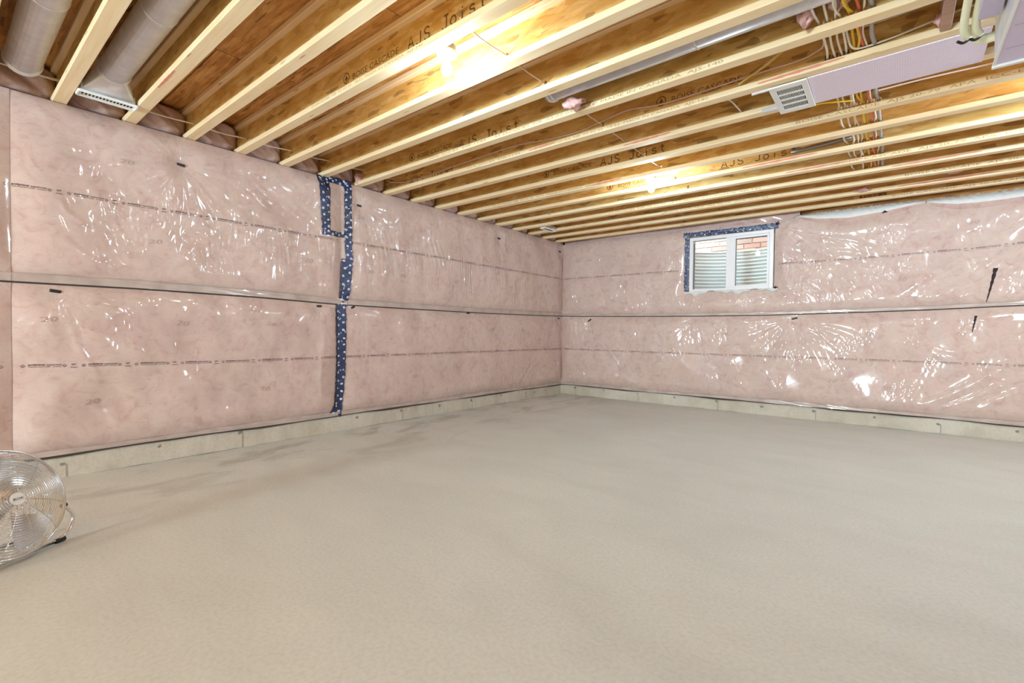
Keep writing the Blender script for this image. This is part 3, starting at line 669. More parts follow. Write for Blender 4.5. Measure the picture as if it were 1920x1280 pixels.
# ------------------------------------------------------------------ floor joists
FW = .078; SP = .3925; Y0 = -6.385
def yfar(i): return Y0+SP*(i-1)          # far edge of joist i (1 = first whole joist at the left)
def ymid(i): return yfar(i)-FW/2
CABX = [4.215, 4.252, 4.285, 4.306, 4.345, 4.385, 4.402, 4.436]
def web_mesh():
    mb = MB(); a, b_ = .036, .213; z0, z1 = .036, .078; hw = .014; y = .0055
    X0, X1 = -.10, XR-.03
    mb.box(X0, X1, -y, y, z1, b_)
    edges = [X0]; segs = []
    holes = [(2.742, 2.758)]+[(x-hw, x+hw) for x in CABX]
    cur = X0
    merged = []
    for h in holes:
        if merged and h[0] <= merged[-1][1]: merged[-1] = (merged[-1][0], h[1])
        else: merged.append(h)
    for h in merged: mb.box(cur, h[0], -y, y, z0, z1); cur = h[1]
    mb.box(cur, X1, -y, y, z0, z1)
    return mb.mesh('web', M_WEB)
ME_WEB = web_mesh()
ME_FL = MB().box(-.10, XR-.03, -FW/2, FW/2, .0, .037, .004).mesh('flange', M_FLANGE)
JL = {0: 'I-joist at the very left edge of the ceiling, left of the first round duct', 1: 'pale wood I-joist between the two round ducts at upper left', 2: 'wood I-joist right beside the white register at upper left, red pencil mark underneath',
      3: 'bare wood I-joist, third one along the left wall after the ducts, no lettering', 4: 'wood I-joist stamped with dark lettering, left of the nearer lit bulb', 5: 'wood I-joist right behind the nearer lit bulb, brightly lit face',
      6: 'wood I-joist in front of the round duct hidden between joists', 7: 'wood I-joist with large dark lettering just behind the hidden round duct', 8: 'wood I-joist carrying the long pale cable, at the near edge of the lilac panel',
      9: 'wood I-joist at the far edge of the lilac panel and white grille', 10: 'wood I-joist with large lettering, first beyond the lilac panel', 11: 'wood I-joist just in front of the far lit bulb', 12: 'wood I-joist just behind the far lit bulb',
      13: 'wood I-joist fifth from the back wall', 14: 'wood I-joist fourth from the back wall', 15: 'wood I-joist third from the back wall, behind the small far register', 16: 'wood I-joist second from the back wall', 17: 'last wood I-joist, directly along the back wall above the window'}
JO = {}
for i in range(0, 18):
    e = empty('floor_joist', (0, ymid(i), H), JL[i], 'joist', 'wood floor joists across the ceiling'); JO[i] = e
    link('bottom_flange', ME_FL, e); link('web', ME_WEB, e); link('top_flange', ME_FL, e, (0, 0, .211))
def joist_text(i, items):
    """items: (text, x0, x1, zcentre, height, on) ; on = web or flange"""
    for (s, x0, x1, zc, hh, on_) in items:
        mb = MB()
        if s == 'LOGO':
            V, Fc = ring2d(.029, .036, 20); y = -.0062; mb.add([(x0+p[0], y, zc+p[1]) for p in V], Fc)
            tr_ = [(-.02, -.012), (.02, -.012), (0, .024), (-.006, -.028), (.006, -.028), (.006, -.012), (-.006, -.012)]
            mb.add([(x0+p[0]*.9, y, zc+p[1]*.9) for p in tr_], [(0, 1, 2), (3, 4, 5, 6)]); mb.build('tree_emblem', M_WOODINK, JO[i])['kind'] = 'stuff'; continue
        if s == 'AJS Joist': stroke_text(x0, x1, zc, hh).build('web_lettering', M_WOODINK, JO[i])['kind'] = 'stuff'; continue
        V, Fc = glyphs(s, .0); sx = (x1-x0)/V[:, 0].max(); y = -.0062 if on_ == 'web' else -FW/2-.0008
        mb.add([(x0+p[0]*sx, y, zc+(p[1]-.5)*hh) for p in V], Fc)
        mb.build('web_lettering' if on_ == 'web' else 'flange_lettering', M_WOODINK if on_ == 'web' else M_WOODINK2, JO[i])['kind'] = 'stuff'
def stroke_text(x0, x1, zc, hh):
    arc = lambda cx, cy, rx, ry, a, b, n=8: [(cx+rx*math.cos(math.radians(a+(b-a)*k/n)), cy+ry*math.sin(math.radians(a+(b-a)*k/n))) for k in range(n+1)]
    J = [(.62, 1), (.62, .25)]+arc(.36, .25, .26, .25, 0, -165)
    Sx = lambda w_, h: [(p[0]*w_, p[1]*h) for p in arc(.5, .75, .42, .25, 20, 270)+arc(.5, .25, .45, .25, 90, -165)]
    chars = [[[(0, 0), (.4, 1), (.8, 0)], [(.14, .36), (.66, .36)]], [J], [Sx(.75, 1)], None, [J, [(.35, 1), (.85, 1)]], [arc(.34, .33, .32, .33, 90, 450, 12)], [[(.3, 0), (.3, .64)], [(.3, .82), (.3, .94)]], [Sx(.62, .66)], [[(.32, .95), (.32, .15), (.5, 0), (.62, .04)], [(.08, .66), (.6, .66)]]]
    pitch = (x1-x0)/(len(chars)-.2); wch = pitch*.92; mb = MB(); th = hh*.07; y = -.0062
    for k, ch in enumerate(chars):
        for ln in (ch or []):
            P = [np.array((x0+k*pitch+p[0]*wch, zc-hh/2+p[1]*hh)) for p in ln]; V = []
            for i, p in enumerate(P):
                d = P[min(i+1, len(P)-1)]-P[max(i-1, 0)]; d = d/(np.linalg.norm(d)+1e-9); nn = np.array((-d[1], d[0]))*th
                V += [(p[0]-nn[0], y, p[1]-nn[1]), (p[0]+nn[0], y, p[1]+nn[1])]
            mb.add(V, [(2*i, 2*i+1, 2*i+3, 2*i+2) for i in range(len(P)-1)])
    return mb
MILL = 'ST JACQUES, NB  03 02 05  18:51  MADE IN CANADA  AJS-140'
BCF = 'BOISE CASCADE  AJS 20-79  APA  ICC-ES'
joist_text(4, [('LOGO', 1.69, 0, .108, 0, 'web'), ('BOISE CASCADE', 1.765, 2.243, .095, .040, 'web'), ('AJS Joist', 2.33, 2.95, .095, .070, 'web'), (MILL, 1.3, 2.5, .019, .014, 'fl')])
joist_text(7, [('LOGO', .914, 0, .105, 0, 'web'), ('BOISE CASCADE', 1.0, 1.465, .095, .040, 'web'), ('AJS Joist', 1.559, 2.229, .075, .070, 'web'), ('APA  ICC-ES  ESR-1144', 1.2, 1.9, .019, .016, 'fl'), (MILL, 2.0, 3.75, .019, .018, 'fl')])
joist_text(8, [('BOISE CASCADE', -.03, .34, .09, .040, 'web'), ('AJS Joist', .40, 1.10, .075, .070, 'web'), ('LOGO', 3.214, 0, .108, 0, 'web'), ('BOISE CASCADE', 3.29, 3.75, .10, .040, 'web'), ('APA  ICC-ES  ESR-1144', 1.3, 1.95, .019, .016, 'fl'), (MILL, 2.2, 3.55, .019, .018, 'fl')])
joist_text(10, [('LOGO', 1.665, 0, .106, 0, 'web'), ('BOISE CASCADE', 1.76, 2.205, .098, .042, 'web'), ('AJS Joist', 2.305, 2.952, .092, .072, 'web'), (BCF, 3.95, 5.15, .019, .020, 'fl')])
joist_text(12, [('AJS Joist', 3.2, 3.85, .10, .065, 'web'), ('LOGO', 2.0, 0, .105, 0, 'web'), ('BOISE CASCADE', 2.1, 2.55, .098, .04, 'web')])
joist_text(13, [(BCF, 4.1, 5.4, .019, .020, 'fl')]); joist_text(14, [(MILL, 1.6, 3.4, .019, .018, 'fl')]); joist_text(15, [(BCF, 4.6, 5.9, .019, .020, 'fl'), (BCF, 2.2, 3.4, .019, .018, 'fl')]); joist_text(17, [(BCF, 4.5, 5.8, .019, .020, 'fl')])
joist_text(11, [(MILL, .6, 2.1, .019, .018, 'fl')])
def red_mark(i, x0, x1, z=.019, side=True):
    mb = MB(); n = 14; V = []
    for k in range(n+1):
        q = k/n; hw = .008*(.4+.6*math.sin(q*PI))*(1+.3*math.sin(k*2.1)); x_ = x0+(x1-x0)*q
        V += [(x_, -FW/2-.0007, z+.008*(q-.5)-hw), (x_, -FW/2-.0007, z+.008*(q-.5)+hw)] if side else [(x_, -FW/2+.012-hw, -.0007), (x_, -FW/2+.012+hw, -.0007)]
    mb.add(V, [(2*k, 2*k+1, 2*k+3, 2*k+2) for k in range(n)]).build('red_marking', M_RED, JO[i])
red_mark(2, .80, 1.13, side=False); red_mark(8, 3.85, 4.30); red_mark(8, 2.05, 2.32); red_mark(9, 2.75, 3.15); red_mark(12, 3.4, 4.0); red_mark(13, 3.7, 4.3); red_mark(11, 2.0, 2.35); red_mark(16, 4.55, 5.3); red_mark(14, 4.5, 5.1)

# pink batts that fill each joist bay above the left wall
for i in range(0, 18):
    ya = yfar(i)-FW/2+.008; yb = yfar(i+1)-FW/2-.008
    if i == 17: yb = .12
    V = []; Fc = []; ny, nz = 26, 18
    for k in range(nz+1):
        z = H-.006+(DECK-H+.002)*k/nz; fl = 1. if (z < H+.04 or z > DECK-.042) else 0.
        a = ya+fl*.034; b_ = yb-fl*.034
        for j in range(ny+1):
            q = j/ny; y = a+(b_-a)*q; e_ = (1-abs(2*q-1)**4)*(1-abs(2*k/nz-1)**6)
            y_ = y; x_ = -.085+.085*e_+.022*e_*math.sin(i*2.1+q*5+k*.2)+.014*e_*math.sin(i*5.3+q*11+k*.55)+.006*e_*math.sin(q*25+k*1.1+i)
            V.append((x_, y_, z))
    for k in range(nz):
        for j in range(ny): a = k*(ny+1)+j; Fc.append((a, a+1, a+ny+2, a+ny+1))
    o = MB().add(V, Fc).build('rim_batt', M_RIM, None, True)
    nm = f'pink film-covered batt filling the {ORD[i]} joist bay along the left wall from photo left' if i < 17 else 'pink film-covered batt in the narrow bay at the room corner'
    tag(o, nm, 'insulation', 'pink batts between the joist ends')
# back wall rim: pink film up to the deck
V = []; Fc = []; nx, nz = 200, 8
for k in range(nz+1):
    for j in range(nx+1):
        x_ = .0+3.58*j/nx; z = 2.552+(DECK-2.56)*k/nz; V.append((x_, .045+.02*math.sin(x_*3.1+k*.4)+.008*math.sin(x_*14+k), z))
for k in range(nz):
    for j in range(nx): a = k*(nx+1)+j; Fc.append((a, a+1, a+nx+2, a+nx+1))
tag(MB().add(V, Fc).build('rim_batt', M_RIM, None, True), 'pink film strip above the back wall between blanket top and last joist', 'insulation')
# rolled-over film lips that sag at the right end of the back wall
def film_lip(x0, x1, label):
    V = []; Fc = []; n = 90; m = 12; r = random.Random(int(x0*100))
    for i in range(n+1):
        x_ = x0+(x1-x0)*i/n; zb_ = float(toplimit('B', x_)); e_ = min(1, min(i, n-i)/7.); zt_ = min(H-.012, max(zb_+.02, 2.612+.012*math.sin(x_*2.)))
        for k in range(m+1):
            q = k/m; z = zb_-.012+(zt_-zb_)*q; y = -.012-.050*e_*math.sin(q*PI*.9)+.035*q*q-(.004*math.sin(i*1.3+k*.9)+.004*r.uniform(-1, 1))*q*e_
            V.append((x_, y, z+(.006*r.uniform(-1, 1) if k == m else 0)))
    Fp = []; Fw2 = []
    for i in range(n):
        for k in range(m): a = i*(m+1)+k; (Fp if k < 4 else Fw2).append((a, a+m+1, a+m+2, a+1))
    e = empty('folded_film_lip', ((x0+x1)/2, 0, 2.5), label, 'film'); iv = Matrix.Translation(-e.location)
    for nm, ff, mm_ in (('fold', Fp, M_CLEAR_PINK), ('crinkled_edge', Fw2, M_WHITEFILM)):
        o = MB().add(V, ff).build(nm, mm_, None, True); o.parent = e; o.matrix_parent_inverse = iv
    zz = float(toplimit('B', x0+.72*(x1-x0)))
    o = MB().add([(x0+.72*(x1-x0)-.03, -.062, zz+.012), (x0+.72*(x1-x0)+.03, -.062, zz+.02), (x0+.72*(x1-x0)-.002, -.066, zz+.045)], [(0, 1, 2)]).build('fold_gap', M_VOID); o.parent = e; o.matrix_parent_inverse = iv
film_lip(3.53, 4.79, 'white crinkled film lip sagging below the last joist, right of the window'); film_lip(4.80, 6.3, 'second white crinkled film lip, at the right edge of the photo')

# ------------------------------------------------------------------ lamps
def lamp(x_, y, zd, label, mb_=None):
    e = empty('ceiling_lamp', (x_, y, zd), label, 'lamp', 'bare bulb lamps')
    mb = MB(); mb.lathe([(0, .052), (.050, .052), (.050, .012), (0, .012)], 8); mb.build('octagon_box', M_BOX, e)
    MB().lathe([(0, .012), (.058, .012), (.060, .004), (.057, -.004), (.044, -.012), (.030, -.020), (.022, -.030), (.019, -.036), (0, -.036)], 28).build('lampholder', M_CERAMIC, e, True)
    pr_ = [(.0135, -.034), (.016, -.046), (.024, -.060), (.0300, -.078), (.0300, -.092), (.025, -.106), (.015, -.115), (0, -.118)]
    MB().lathe(pr_, 20).build('bulb', mb_ or M_BULB, e, True)
    return e
lamp(2.52, -5.125, 2.655, 'nearer lit bare bulb on a white lampholder, upper centre of the ceiling')
lamp(2.605, -2.385, 2.62, 'farther lit bare bulb on a white lampholder, toward the window')
for k, (a, b_) in enumerate([(6.1, -2.7), (4.9, -11.8)]): lamp(a, b_, 2.64, ['added fill bulb out of view, nearest the back wall', 'added fill bulb straight behind the camera'][k], M_BULB2)  # two unseen bulbs added as fill light
mb = MB().tube([(2.515, -5.165, 2.668), (2.545, -5.185, 2.672), (2.62, -5.165, 2.685), (2.69, -5.155, 2.70)], .0055, 8, 5); tag(mb.build('cable', M_CABW, None, True), 'short white cable tail entering the nearer lamp box', 'cable')

# ------------------------------------------------------------------ cables
def cable(pts, r, m, label, group=None, n=7, smooth=5):
    o = MB().tube(pts, r, n, smooth).build('cable', m, None, True); return tag(o, label, 'cable', group)
# bundle that crosses the joists through drilled holes
BUN = [(.006, M_CABW, 'white', 'leftmost white cable'), (.006, M_CABW, 'white', 'second white cable from the left'), (.006, M_CABW, 'white', 'third white cable from the left'), (.0055, M_CABW, 'white', 'fourth white cable, tight beside the third'),
       (.0075, M_CABY, 'yellow', 'yellow cable'), (.008, M_CABR, 'orange', 'orange-red cable'), (.005, M_CABW, 'white', 'thin white cable between orange and grey'), (.0105, M_CABG, 'grey', 'thick grey cable')]
for k, (r, m, cn, lb) in enumerate(BUN):
    pts = []; rr = random.Random(k); x0 = CABX[k]; last = 14 if k not in (1, 3) else 13
    for i in range(-2, last):
        zh = H+.056+.004*rr.uniform(-1, 1); pts.append((x0, ymid(i)-.02, zh)); pts.append((x0, ymid(i)+.02, zh))
        dx = rr.uniform(-.016, .016); pts.append((x0+dx, ymid(i)+SP/2, zh-rr.uniform(.0, .034)))
    pts.append((x0, ymid(last)-.02, H+.056)); pts.append((x0, ymid(last)+.012, H+.056))
    cable(pts, r, m, lb+' of the bundle crossing the joists at upper right', 'cables crossing the joists at upper right', 7, 3)
pts = []; 
for i in range(1, 13): zh = H+.056; pts += [(CABX[4]+.012, ymid(i)-.02, zh), (CABX[4]+.012, ymid(i)+.02, zh), (CABX[4]+.03*math.sin(i*2.), ymid(i)+SP/2, zh-.02-.012*math.cos(i))]
cable(pts, .006, M_CABY, 'second yellow cable twisting beside the first in the upper right bundle', 'cables crossing the joists at upper right', 7, 3)
y8 = ymid(8)-.016
cable([(.10, y8-.06, H+.12), (.14, y8-.05, H+.10), (.35, y8, H+.075), (.7, y8-.004, H+.07), (1.16, y8-.004, H+.088), (1.84, y8-.004, H+.105), (2.2, y8-.004, H+.075), (2.509, y8-.004, H+.06), (2.75, y8-.004, H+.086), (2.972, y8-.004, H+.112), (3.257, y8-.004, H+.078), (3.81, y8-.004, H+.09), (4.075, y8-.004, H+.092), (4.16, y8-.03, H+.10), (4.20, y8-.10, H+.08), (4.22, y8-.22, H+.06)], .0055, M_CABP, 'long pale cable running along the joist from left wall to the upper right bundle', None)
cable([(4.322, ymid(7)+.03, H+.055), (4.322, y8-.22, H+.05), (4.335, y8-.09, H+.036), (4.38, y8-.028, H+.045), (4.5, y8-.01, H+.058), (4.62, y8-.008, H+.075), (4.80, y8-.008, H+.10), (5.1, y8-.008, H+.11)], .0055, M_CABW, 'white cable bending out of the bundle to the right along the joist', None)
cable([(4.38, y8-.005, H+.17), (4.55, y8-.005, H+.175), (4.75, y8-.005, H+.185), (5.1, y8-.005, H+.19)], .005, M_CABW, 'straight white cable high on the joist web beside the cream pipes', None)
cable([(3.74, y8-.03, H+.045), (3.90, y8-.10, H+.075), (4.03, y8-.2, H+.085), (4.14, y8-.29, H+.06)], .005, M_CABW, 'slanting white cable in front of the printed joist left of the bundle', None)
cable([(3.75, y8-.045, H+.042), (3.91, y8-.11, H+.066), (4.04, y8-.215, H+.075), (4.15, y8-.29, H+.05)], .0035, M_CABY, 'thin yellowish cable lying against the slanting white cable', None)
# thin cable across the joists from the nearer lamp
pts = []
for i in range(4, 13):
    zh = H+.058; x_ = 2.75; pts += [(x_, ymid(i)-.02, zh), (x_, ymid(i)+.02, zh), (x_+.004*math.sin(i), ymid(i)+SP/2, zh-.006)]
cable(pts[1:-1], .0042, M_CABP, 'thin pale cable crossing the joists between the two lamps')
# cable along the left wall through the joist ends
pts = []
for i in range(-1, 12):
    zh = H+[.10, .105, .11, .085, .09, .10, .115, .13, .15, .15, .15, .155, .155, .155][i+1]; pts += [(.12, ymid(i), zh), (.12+.008*math.sin(i*1.7), ymid(i)+SP/2, zh-.004)]
cable(pts, .0055, M_CABW, 'white cable strung through the joist ends above the left wall')
cable([(.13, ymid(0)-.3, H+.108), (.135, ymid(0)+.05, H+.098), (.125, ymid(1)-.02, H+.10)], .005, M_CABW, 'second white cable doubled above the left wall by the first duct')
y9 = ymid(9)+.05
cable([(4.44, y9+.02, H-.008), (4.63, y9+.02, H-.006), (4.8, y9+.02, H-.010), (4.95, y9+.02, H-.014), (5.2, y9+.02, H-.006)], .0048, M_CABP, 'thin pale cable just beyond the far edge of the lilac panel')
cable([(4.06, yfar(9)+.035, H+.0), (4.13, yfar(9)+.06, H+.012), (4.22, yfar(9)+.10, H+.012), (4.30, yfar(9)+.16, H+.02)], .005, M_CABY, 'short yellowish cable end beside the white return grille')
cable([(3.60, ymid(8)+.08, H+.09), (3.62, ymid(8)+.10, H+.055), (3.65, ymid(8)+.16, H+.038), (3.66, ymid(9)-.02, H+.045)], .0055, M_CABW, 'short curved white cable in the bay left of the return grille')
pm_ = MB().tube([(3.80, ymid(12)-.03, H+.075), (4.0, ymid(12)-.03, H+.082), (4.24, ymid(12)-.03, H+.10)], .016, 10, 2); tag(pm_.build('conduit', M_BOX, None, True), 'short brownish conduit between joists under the cable bundle', 'conduit')

# ------------------------------------------------------------------ ducts
def pipe(name, label, x0, x1, y, z, r, bead=True):
    e = empty(name, (x0, y, z), label, 'duct', 'round galvanised ducts between joists')
    mt = Matrix.Rotation(PI/2, 4, 'Y'); L = x1-x0
    MB().lathe([(0, 0), (r, 0), (r, L), (0, L)], 28, mt).build('pipe', M_GALV, e, True)
    if bead:
        b2 = MB()
        for xx in (.02, .045): b2.lathe([(r, xx-.008), (r+.006, xx-.004), (r+.007, xx), (r+.006, xx+.004), (r, xx+.008)], 28, mt)
        b2.build('bead', M_GALV, e, True)
    sm = MB()
    for xx in np.arange(1.0, L, 1.0): sm.lathe([(r, xx-.006), (r+.003, xx), (r, xx+.006)], 28, mt)
    if sm.v: sm.build('joint', M_GALV, e, True)
    return e
yb0 = (yfar(0)+yfar(1)-FW)/2; yb1 = (yfar(1)+yfar(2)-FW)/2
pipe('round_duct', 'galvanised round duct in the first joist bay at the upper left corner', .20, 7.9, yb0, H+.125, .088)
pipe('round_duct', 'galvanised round duct feeding the white register boot at upper left', .50, 7.9, yb1, H+.125, .085)
pipe('round_duct', 'pale round duct hidden in the joist bay behind the nearer bulb', 2.66, 7.9, yfar(6)+.115, H+.118, .088)
def boot(xc, y0, y1, label, tr_to):
    """register: white slotted face below a galvanised boot; tr_to = (x, y, z, r) of its round collar"""
    e = empty('air_register', (xc, (y0+y1)/2, H-.012), label, 'register', 'white ceiling registers'); L = (y1-y0)/2; W2 = .042
    mb = MB(); mb.box(-W2, W2, -L, L, .004, .010, .002)
    lipw = .018
    for s2 in (-1, 1): mb.box(s2*W2-.006, s2*W2+.006, -L, L, -.008, .010, .003); mb.box(-W2, W2, s2*L-.006, s2*L+.006, -.008, .010, .003)
    fr_ = mb.build('face', M_WHITE, e)
    sl_ = MB(); n = 15
    for k in range(n):
        y = -L*.84+2*L*.84*k/(n-1); MB().box(-W2*.5, W2*.5, y-.0045, y+.0045, .0015, .0042).build('slot', M_SLOT, fr_)
    bm = MB(); a = .036; z0, z1 = .010, .060
    bm.box(-a, a, -L*.93, L*.93, z0, z1)
    bm.build('boot', M_GALV, e)
    if tr_to:
        tx, ty, tz, tr2 = tr_to; n = 28; V = []
        for k in range(n):   # rectangle end of the transition
            th = 2*PI*k/n; cx_, sx_ = math.cos(th), math.sin(th); m_ = max(abs(cx_), abs(sx_)); V.append((a-.02+.0*k, cx_/m_*L*.93, .032+sx_/m_*.022+.0))
        for k in range(n):
            th = 2*PI*k/n; V.append((tx-xc, ty-(y0+y1)/2+tr2*math.cos(th), tz-(H-.012)+tr2*math.sin(th)))
        MB().add(V, [(k, (k+1) % n, n+(k+1) % n, n+k) for k in range(n)]).build('transition', M_GALV, e, True)
    return e
boot(.345, yfar(1)+.004, yfar(2)-FW-.004, 'white slotted register on a galvanised boot under the second round duct', (.50, yb1, H+.125, .085))
boot(.47, yfar(14)+.01, yfar(15)-FW-.005, 'small white slotted register near the room corner', None)
# lilac return-air panel, its grille, the trunk duct
ya, yb = yfar(8)-.012, yfar(9)-.012
pn = MB().box(4.111, 4.905, ya, yb, -.006, 0).build('return_air_panel', M_LILAC, None, loc=None); pn.location = (0, 0, H-.002); tag(pn, 'lilac foil board closing the joist bay between white grille and trunk duct', 'panel')
g = empty('return_grille', (4.005, (yfar(8)+yfar(9))/2-.01, H-.012), 'white return-air grille at the left end of the lilac panel', 'grille')
gx, gy = .104, .212
mb = MB()
for a in ((-gx, gx, -gy, -gy*.74), (-gx, gx, gy*.74, gy), (-gx, -gx*.66, -gy*.74, gy*.74), (gx*.66, gx, -gy*.74, gy*.74)): mb.box(a[0], a[1], a[2], a[3], -.006, .004, .0015)
mb.build('grille_frame', M_WHITE, g)
mb = MB()
for k in (1, 2, 3): y = -gy*.74+2*gy*.74*k/4; MB().box(-gx*.66, gx*.66, y-.007, y+.007, -.0055, .003).build('cross_bar', M_WHITE, g)
vb = MB().box(-.0016, .0016, -gy*.74, gy*.74, -.004, -.001).mesh('louvre', M_WHITE)
for k in range(1, 17): link('louvre', vb, g, (-gx*.66+2*gx*.66*k/17, 0, 0))
MB().box(-gx*.9, gx*.9, -gy*.9, gy*.9, .006, .008).build('backing', M_SLOT, g)
tag(MB().box(3.80, 3.92, yfar(8)-.006, yfar(8)+.008, H-.012, H+.012, .002).build('bracket_strip', M_GALV), 'bright metal strip at the near left end of the return grille', 'bracket')
tag(MB().box(3.80, 3.92, yfar(9)-FW-.012, yfar(9)-FW+.006, H-.012, H+.012, .002).build('bracket_strip', M_GALV), 'bright metal strip at the far left end of the return grille', 'bracket')
# trunk
TX, TZ = 4.884, 2.33; ty0, ty1 = -8.0, -3.865
e = empty('trunk_duct', (TX, ty1, TZ), 'big rectangular trunk duct at the upper right corner, pale side and lilac underside', 'duct'); iv = Matrix.Translation(-e.location)
def tpart(mb, nm, m, sm=False): o = mb.build(nm, m, None, sm); o.parent = e; o.matrix_parent_inverse = iv; return o
tpart(MB().box(TX+.004, TX+.70, ty0, ty1-.004, TZ+.004, H-.012), 'casing', M_GALV)
tpart(MB().box(TX+.0035, TX+.7, ty0, ty1-.002, TZ, TZ+.003), 'underside', M_LILACSTEEL)
mb = MB()
for yy in np.arange(ty1-.17, -6., -.20): mb.box(TX+.02, TX+.68, yy-.0025, yy+.0025, TZ-.0008, TZ); tpart(mb, 'cross_break', M_CROSS); mb = MB()
mb = MB(); mb.box(TX-.002, TX+.006, ty0, ty1, TZ-.004, TZ+.012); mb.box(TX-.004, TX+.10, ty1-.02, ty1+.004, TZ-.010, TZ+.006, .002); tpart(mb, 'corner_seam', M_WHITE)
cb = MB().box(TX-.075, TX-.005, -4.95, -4.10, TZ+.125, H-.006); tag(cb.build('duct_collar', M_LILACSTEEL), 'small lilac-grey duct box between cream pipes and trunk duct', 'duct')
for k, (dx, lb) in enumerate([(0, 'left cream plastic pipe hanging beside the trunk duct'), (.040, 'right cream plastic pipe hanging beside the trunk duct')]):
    xx = 4.775+dx; o = MB().tube([(xx+.002, -4.75, 2.545), (xx-.002, -4.35, 2.535), (xx-.004, -4.16, 2.525), (xx-.004, -4.03, 2.505), (xx+.003, -3.95, 2.492), (xx+.020, -3.90, 2.488)], .0155, 12, 6).build('drain_pipe', M_CREAM, None, True)
    tag(o, lb, 'pipe', 'cream pipes at upper right')
    MB().tube([(xx-.018, -3.905, 2.478), (xx+.005, -3.89, 2.470), (xx+.030, -3.90, 2.482)], .006, 8, 5).build('black_clip', M_BLACK, o, True)
o = MB().tube([(4.80, -3.86, 2.545), (4.825, -3.80, 2.525), (4.86, -3.775, 2.515), (4.93, -3.77, 2.52), (5.0, -3.77, 2.53)], .022, 12, 6).build('drain_pipe', M_CREAM, None, True); tag(o, 'yellowed pipe bend curving behind the trunk duct', 'pipe')
tag(MB().box(4.70, 4.745, yfar(7)+.01, yfar(8)-FW-.02, H-.0, H+.20, .002).build('blocking_board', M_BOARD), 'brown blocking board between joists by the cream pipes', 'board')
tag(MB().box(4.745, 5.3, yfar(7)+.02, yfar(7)+.04, H+.0, H+.20, .002).build('blocking_board', M_DECK), 'rust-coloured board behind the cream pipes', 'board')

# loose pink fibre tufts
def tuft(c, sx, sy, sz, seed, label):
    r = np.random.default_rng(seed); nu, nv = 14, 9; V = []; Fc = []
    for j in range(nv+1):
        ph = PI*j/nv
        for i in range(nu):
            th = 2*PI*i/nu; k = 1+.45*math.sin(3*th+seed)*math.sin(2*ph+seed)+.25*math.sin(7*th+seed*2+3*ph)+.18*r.uniform(-1, 1)
            V.append((c[0]+sx*k*math.sin(ph)*math.cos(th), c[1]+sy*k*math.sin(ph)*math.sin(th), c[2]+sz*k*math.cos(ph)))
    for j in range(nv):
        for i in range(nu): i2 = (i+1) % nu; Fc.append((j*nu+i, j*nu+i2, (j+1)*nu+i2, (j+1)*nu+i))
    tag(MB().add(V, Fc).build('fibre_tuft', M_FIBRE, None, True), label, 'insulation tuft', 'loose pink fibre tufts')
tuft((2.80, -4.20, H+.02), .07, .05, .028, 3, 'pink fibre tuft at the open end of the hidden round duct')
tuft((.07, -4.09, H+.07), .05, .06, .045, 5, 'pink fibre tuft above the blue tape at the left wall')
tuft((4.17, yfar(6)+.235, H+.075), .04, .04, .05, 8, 'pink fibre tuft left of the cable bundle'); tuft((4.31, yfar(6)+.225, H+.095), .055, .035, .045, 9, 'pink fibre tuft behind the white cables of the bundle'); tuft((4.43, yfar(6)+.23, H+.11), .06, .035, .035, 12, 'pink fibre tuft behind the orange and grey cables')
tuft((4.95, yfar(15)+.06, H+.03), .09, .05, .02, 14, 'pink fibre shred poking out near the back wall'); tuft((4.25, yfar(15)+.29, H+.03), .07, .04, .018, 15, 'small pink fibre shred between far joists')
tuft((4.70, yfar(8)-FW-.05, H+.05), .022, .02, .03, 18, 'pink fibre scrap by the cream pipes')

# ------------------------------------------------------------------ floor fan
fa = empty('floor_fan', (1.44, -6.80, 0), 'chrome wire-guard floor fan standing at the left edge of the photo', 'fan')
ax_h = Vector((math.cos(.56), math.sin(.56), 0)); tilt = .375
ax = (ax_h*math.cos(tilt)+Vector((0, 0, 1))*math.sin(tilt)).normalized()
side = Vector((0, 0, 1)).cross(ax_h).normalized(); upv = ax.cross(side).normalized()
FM = Matrix((side, upv, ax)).transposed().to_4x4(); FM.translation = Vector((-.028*math.cos(.56), -.028*math.sin(.56), .254))   # local to the fan's Empty; z axis = blowing direction
R = .247
def dome(r): return .030+.075*(1-(r/R)**2.6)
def fbuild(mb, nm, m, sm=True, parent=fa): return mb.build(nm, m, parent, sm)
T3 = lambda p: tuple(FM @ Vector(p))
def ringpts(r, z, n=56): return [T3((r*math.cos(2*PI*k/n), r*math.sin(2*PI*k/n), z)) for k in range(n)]
mb = MB()
for r in np.arange(.040, R-.004, .0108): mb.tube(ringpts(r, dome(r)), .0016, 5, 1, True)
for k in range(12):
    a = 2*PI*k/12+.2
    mb.tube([T3((r*math.cos(a), r*math.sin(a), dome(r)-.003)) for r in np.linspace(.03, R, 9)], .0017, 5, 1)
fbuild(mb, 'front_guard', M_CHROME)
mb = MB(); mb.tube(ringpts(R, .030), .0045, 8, 1, True); mb.tube(ringpts(R+.002, .016), .004, 8, 1, True); fbuild(mb, 'guard_rim', M_CHROME)
mb = MB(); bz = lambda r: -.02-.085*(1-(r/R)**3)
for r in np.arange(.07, R, .02): mb.tube(ringpts(r, bz(r), 44), .0013, 5, 1, True)
for k in range(10):
    a = 2*PI*k/10; mb.tube([T3((r*math.cos(a), r*math.sin(a), bz(r))) for r in np.linspace(.05, R, 8)]+[T3((R*math.cos(a), R*math.sin(a), .02))], .0017, 5, 1)
fbuild(mb, 'rear_guard', M_CHROME)
MB().lathe([(0, dome(0)+.004), (.026, dome(0)+.003), (.030, dome(0)-.001), (.030, dome(0)-.006), (0, dome(0)-.006)], 28, FM).build('badge', M_WHITE, fa, False)
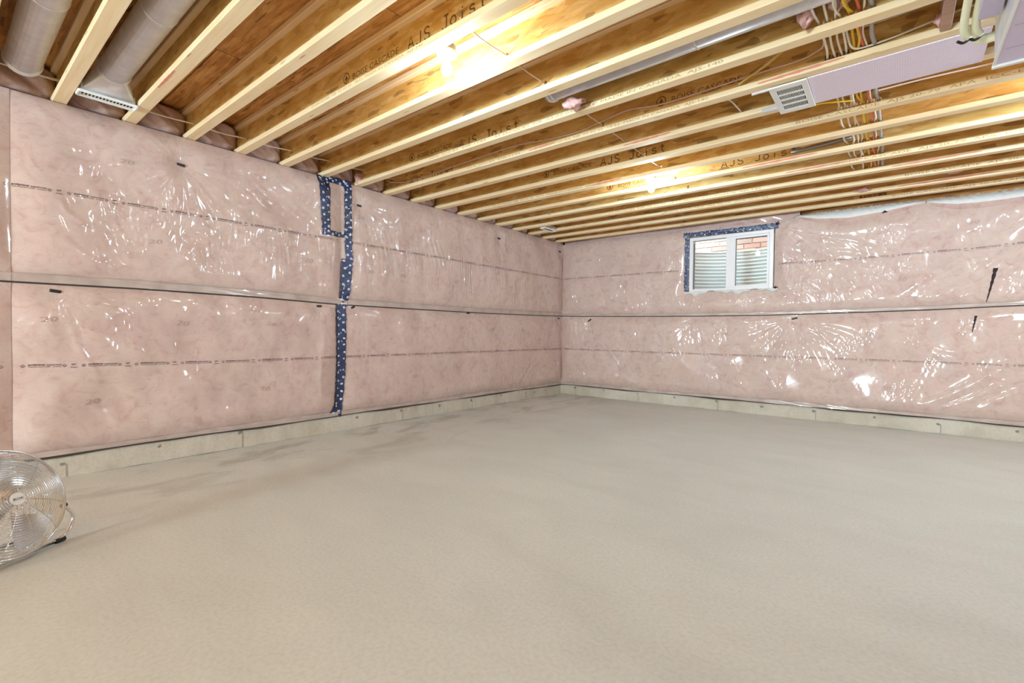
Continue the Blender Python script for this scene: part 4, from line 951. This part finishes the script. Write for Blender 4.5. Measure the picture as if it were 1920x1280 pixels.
badge = [o for o in COL.objects if o.name == 'badge'][0]
V, Fc = glyphs('ROK'); sx = .041/V[:, 0].max(); MB().add([T3(((p[0]*sx-.0205)+.12*(p[1]-.5)*.013, (p[1]-.5)*.0115, dome(0)+.0052)) for p in V], Fc).build('badge_lettering', M_BLACK, badge)
MB().lathe([(0, -.16), (.05, -.155), (.066, -.13), (.068, -.06), (.055, -.04), (0, -.04)], 28, FM).build('motor', M_BLADE, fa, True)
MB().lathe([(0, .045), (.03, .04), (.038, .02), (.038, -.02), (0, -.02)], 24, FM).build('hub', M_CHROME, fa, True)
for q in range(3):
    V = []; Fc = []; nr, na2 = 9, 7
    for i in range(nr+1):
        r = .035+(R-.06)*i/nr; wdt = .34+.52*math.sin(min(1, i/nr*1.05)*PI*.62)
        for k in range(na2+1):
            a = q*2*PI/3+.9+(k/na2-.5)*wdt*1.25+.12*i/nr; V.append(T3((r*math.cos(a), r*math.sin(a), .012+.030*(.5-k/na2)*(1.2-.3*i/nr))))
    for i in range(nr):
        for k in range(na2): a = i*(na2+1)+k; Fc.append((a, a+1, a+na2+2, a+na2+1))
    MB().add(V, Fc).build('blade', M_BLADE, fa, True)
# stand: floor bar with rubber ends, side brackets up to the pivots
fs = Vector((side.x, side.y, 0)); fh = Vector((ax_h.x, ax_h.y, 0)); piv = R+.018
def L3(s2, f, z): p = fs*s2+fh*f; return (p.x, p.y, z)
mb = MB().tube([L3(-.20, .03, .0125), L3(0, .03, .0125), L3(.20, .03, .0125)], .0085, 10, 1); mb.tube([L3(-.2, -.16, .0125), L3(.2, -.16, .0125)], .0085, 10, 1); fbuild(mb, 'floor_bar', M_CHROME)
for s2 in (-1, 1):
    fbuild(MB().tube([L3(s2*.15, .03, .0125), L3(s2*.235, .028, .030), L3(s2*.275, .02, .075), L3(s2*.280, .015, .115), L3(s2*(piv-.004), .005, .150), L3(s2*(piv-.014), 0, .165)], .0075, 10, 6), 'bracket', M_CHROME)
    fbuild(MB().tube([L3(s2*.185, .03, .0135), L3(s2*.228, .03, .0135)], .0125, 10, 1), 'foot', M_BLACK)
    fbuild(MB().tube([L3(s2*.185, -.16, .0135), L3(s2*.228, -.16, .0135)], .0125, 10, 1), 'foot', M_BLACK)
    fbuild(MB().tube([L3(s2*(piv-.026), 0, .168), L3(s2*(piv-.002), 0, .168)], .010, 12, 1), 'pivot_knob', M_BLACK)
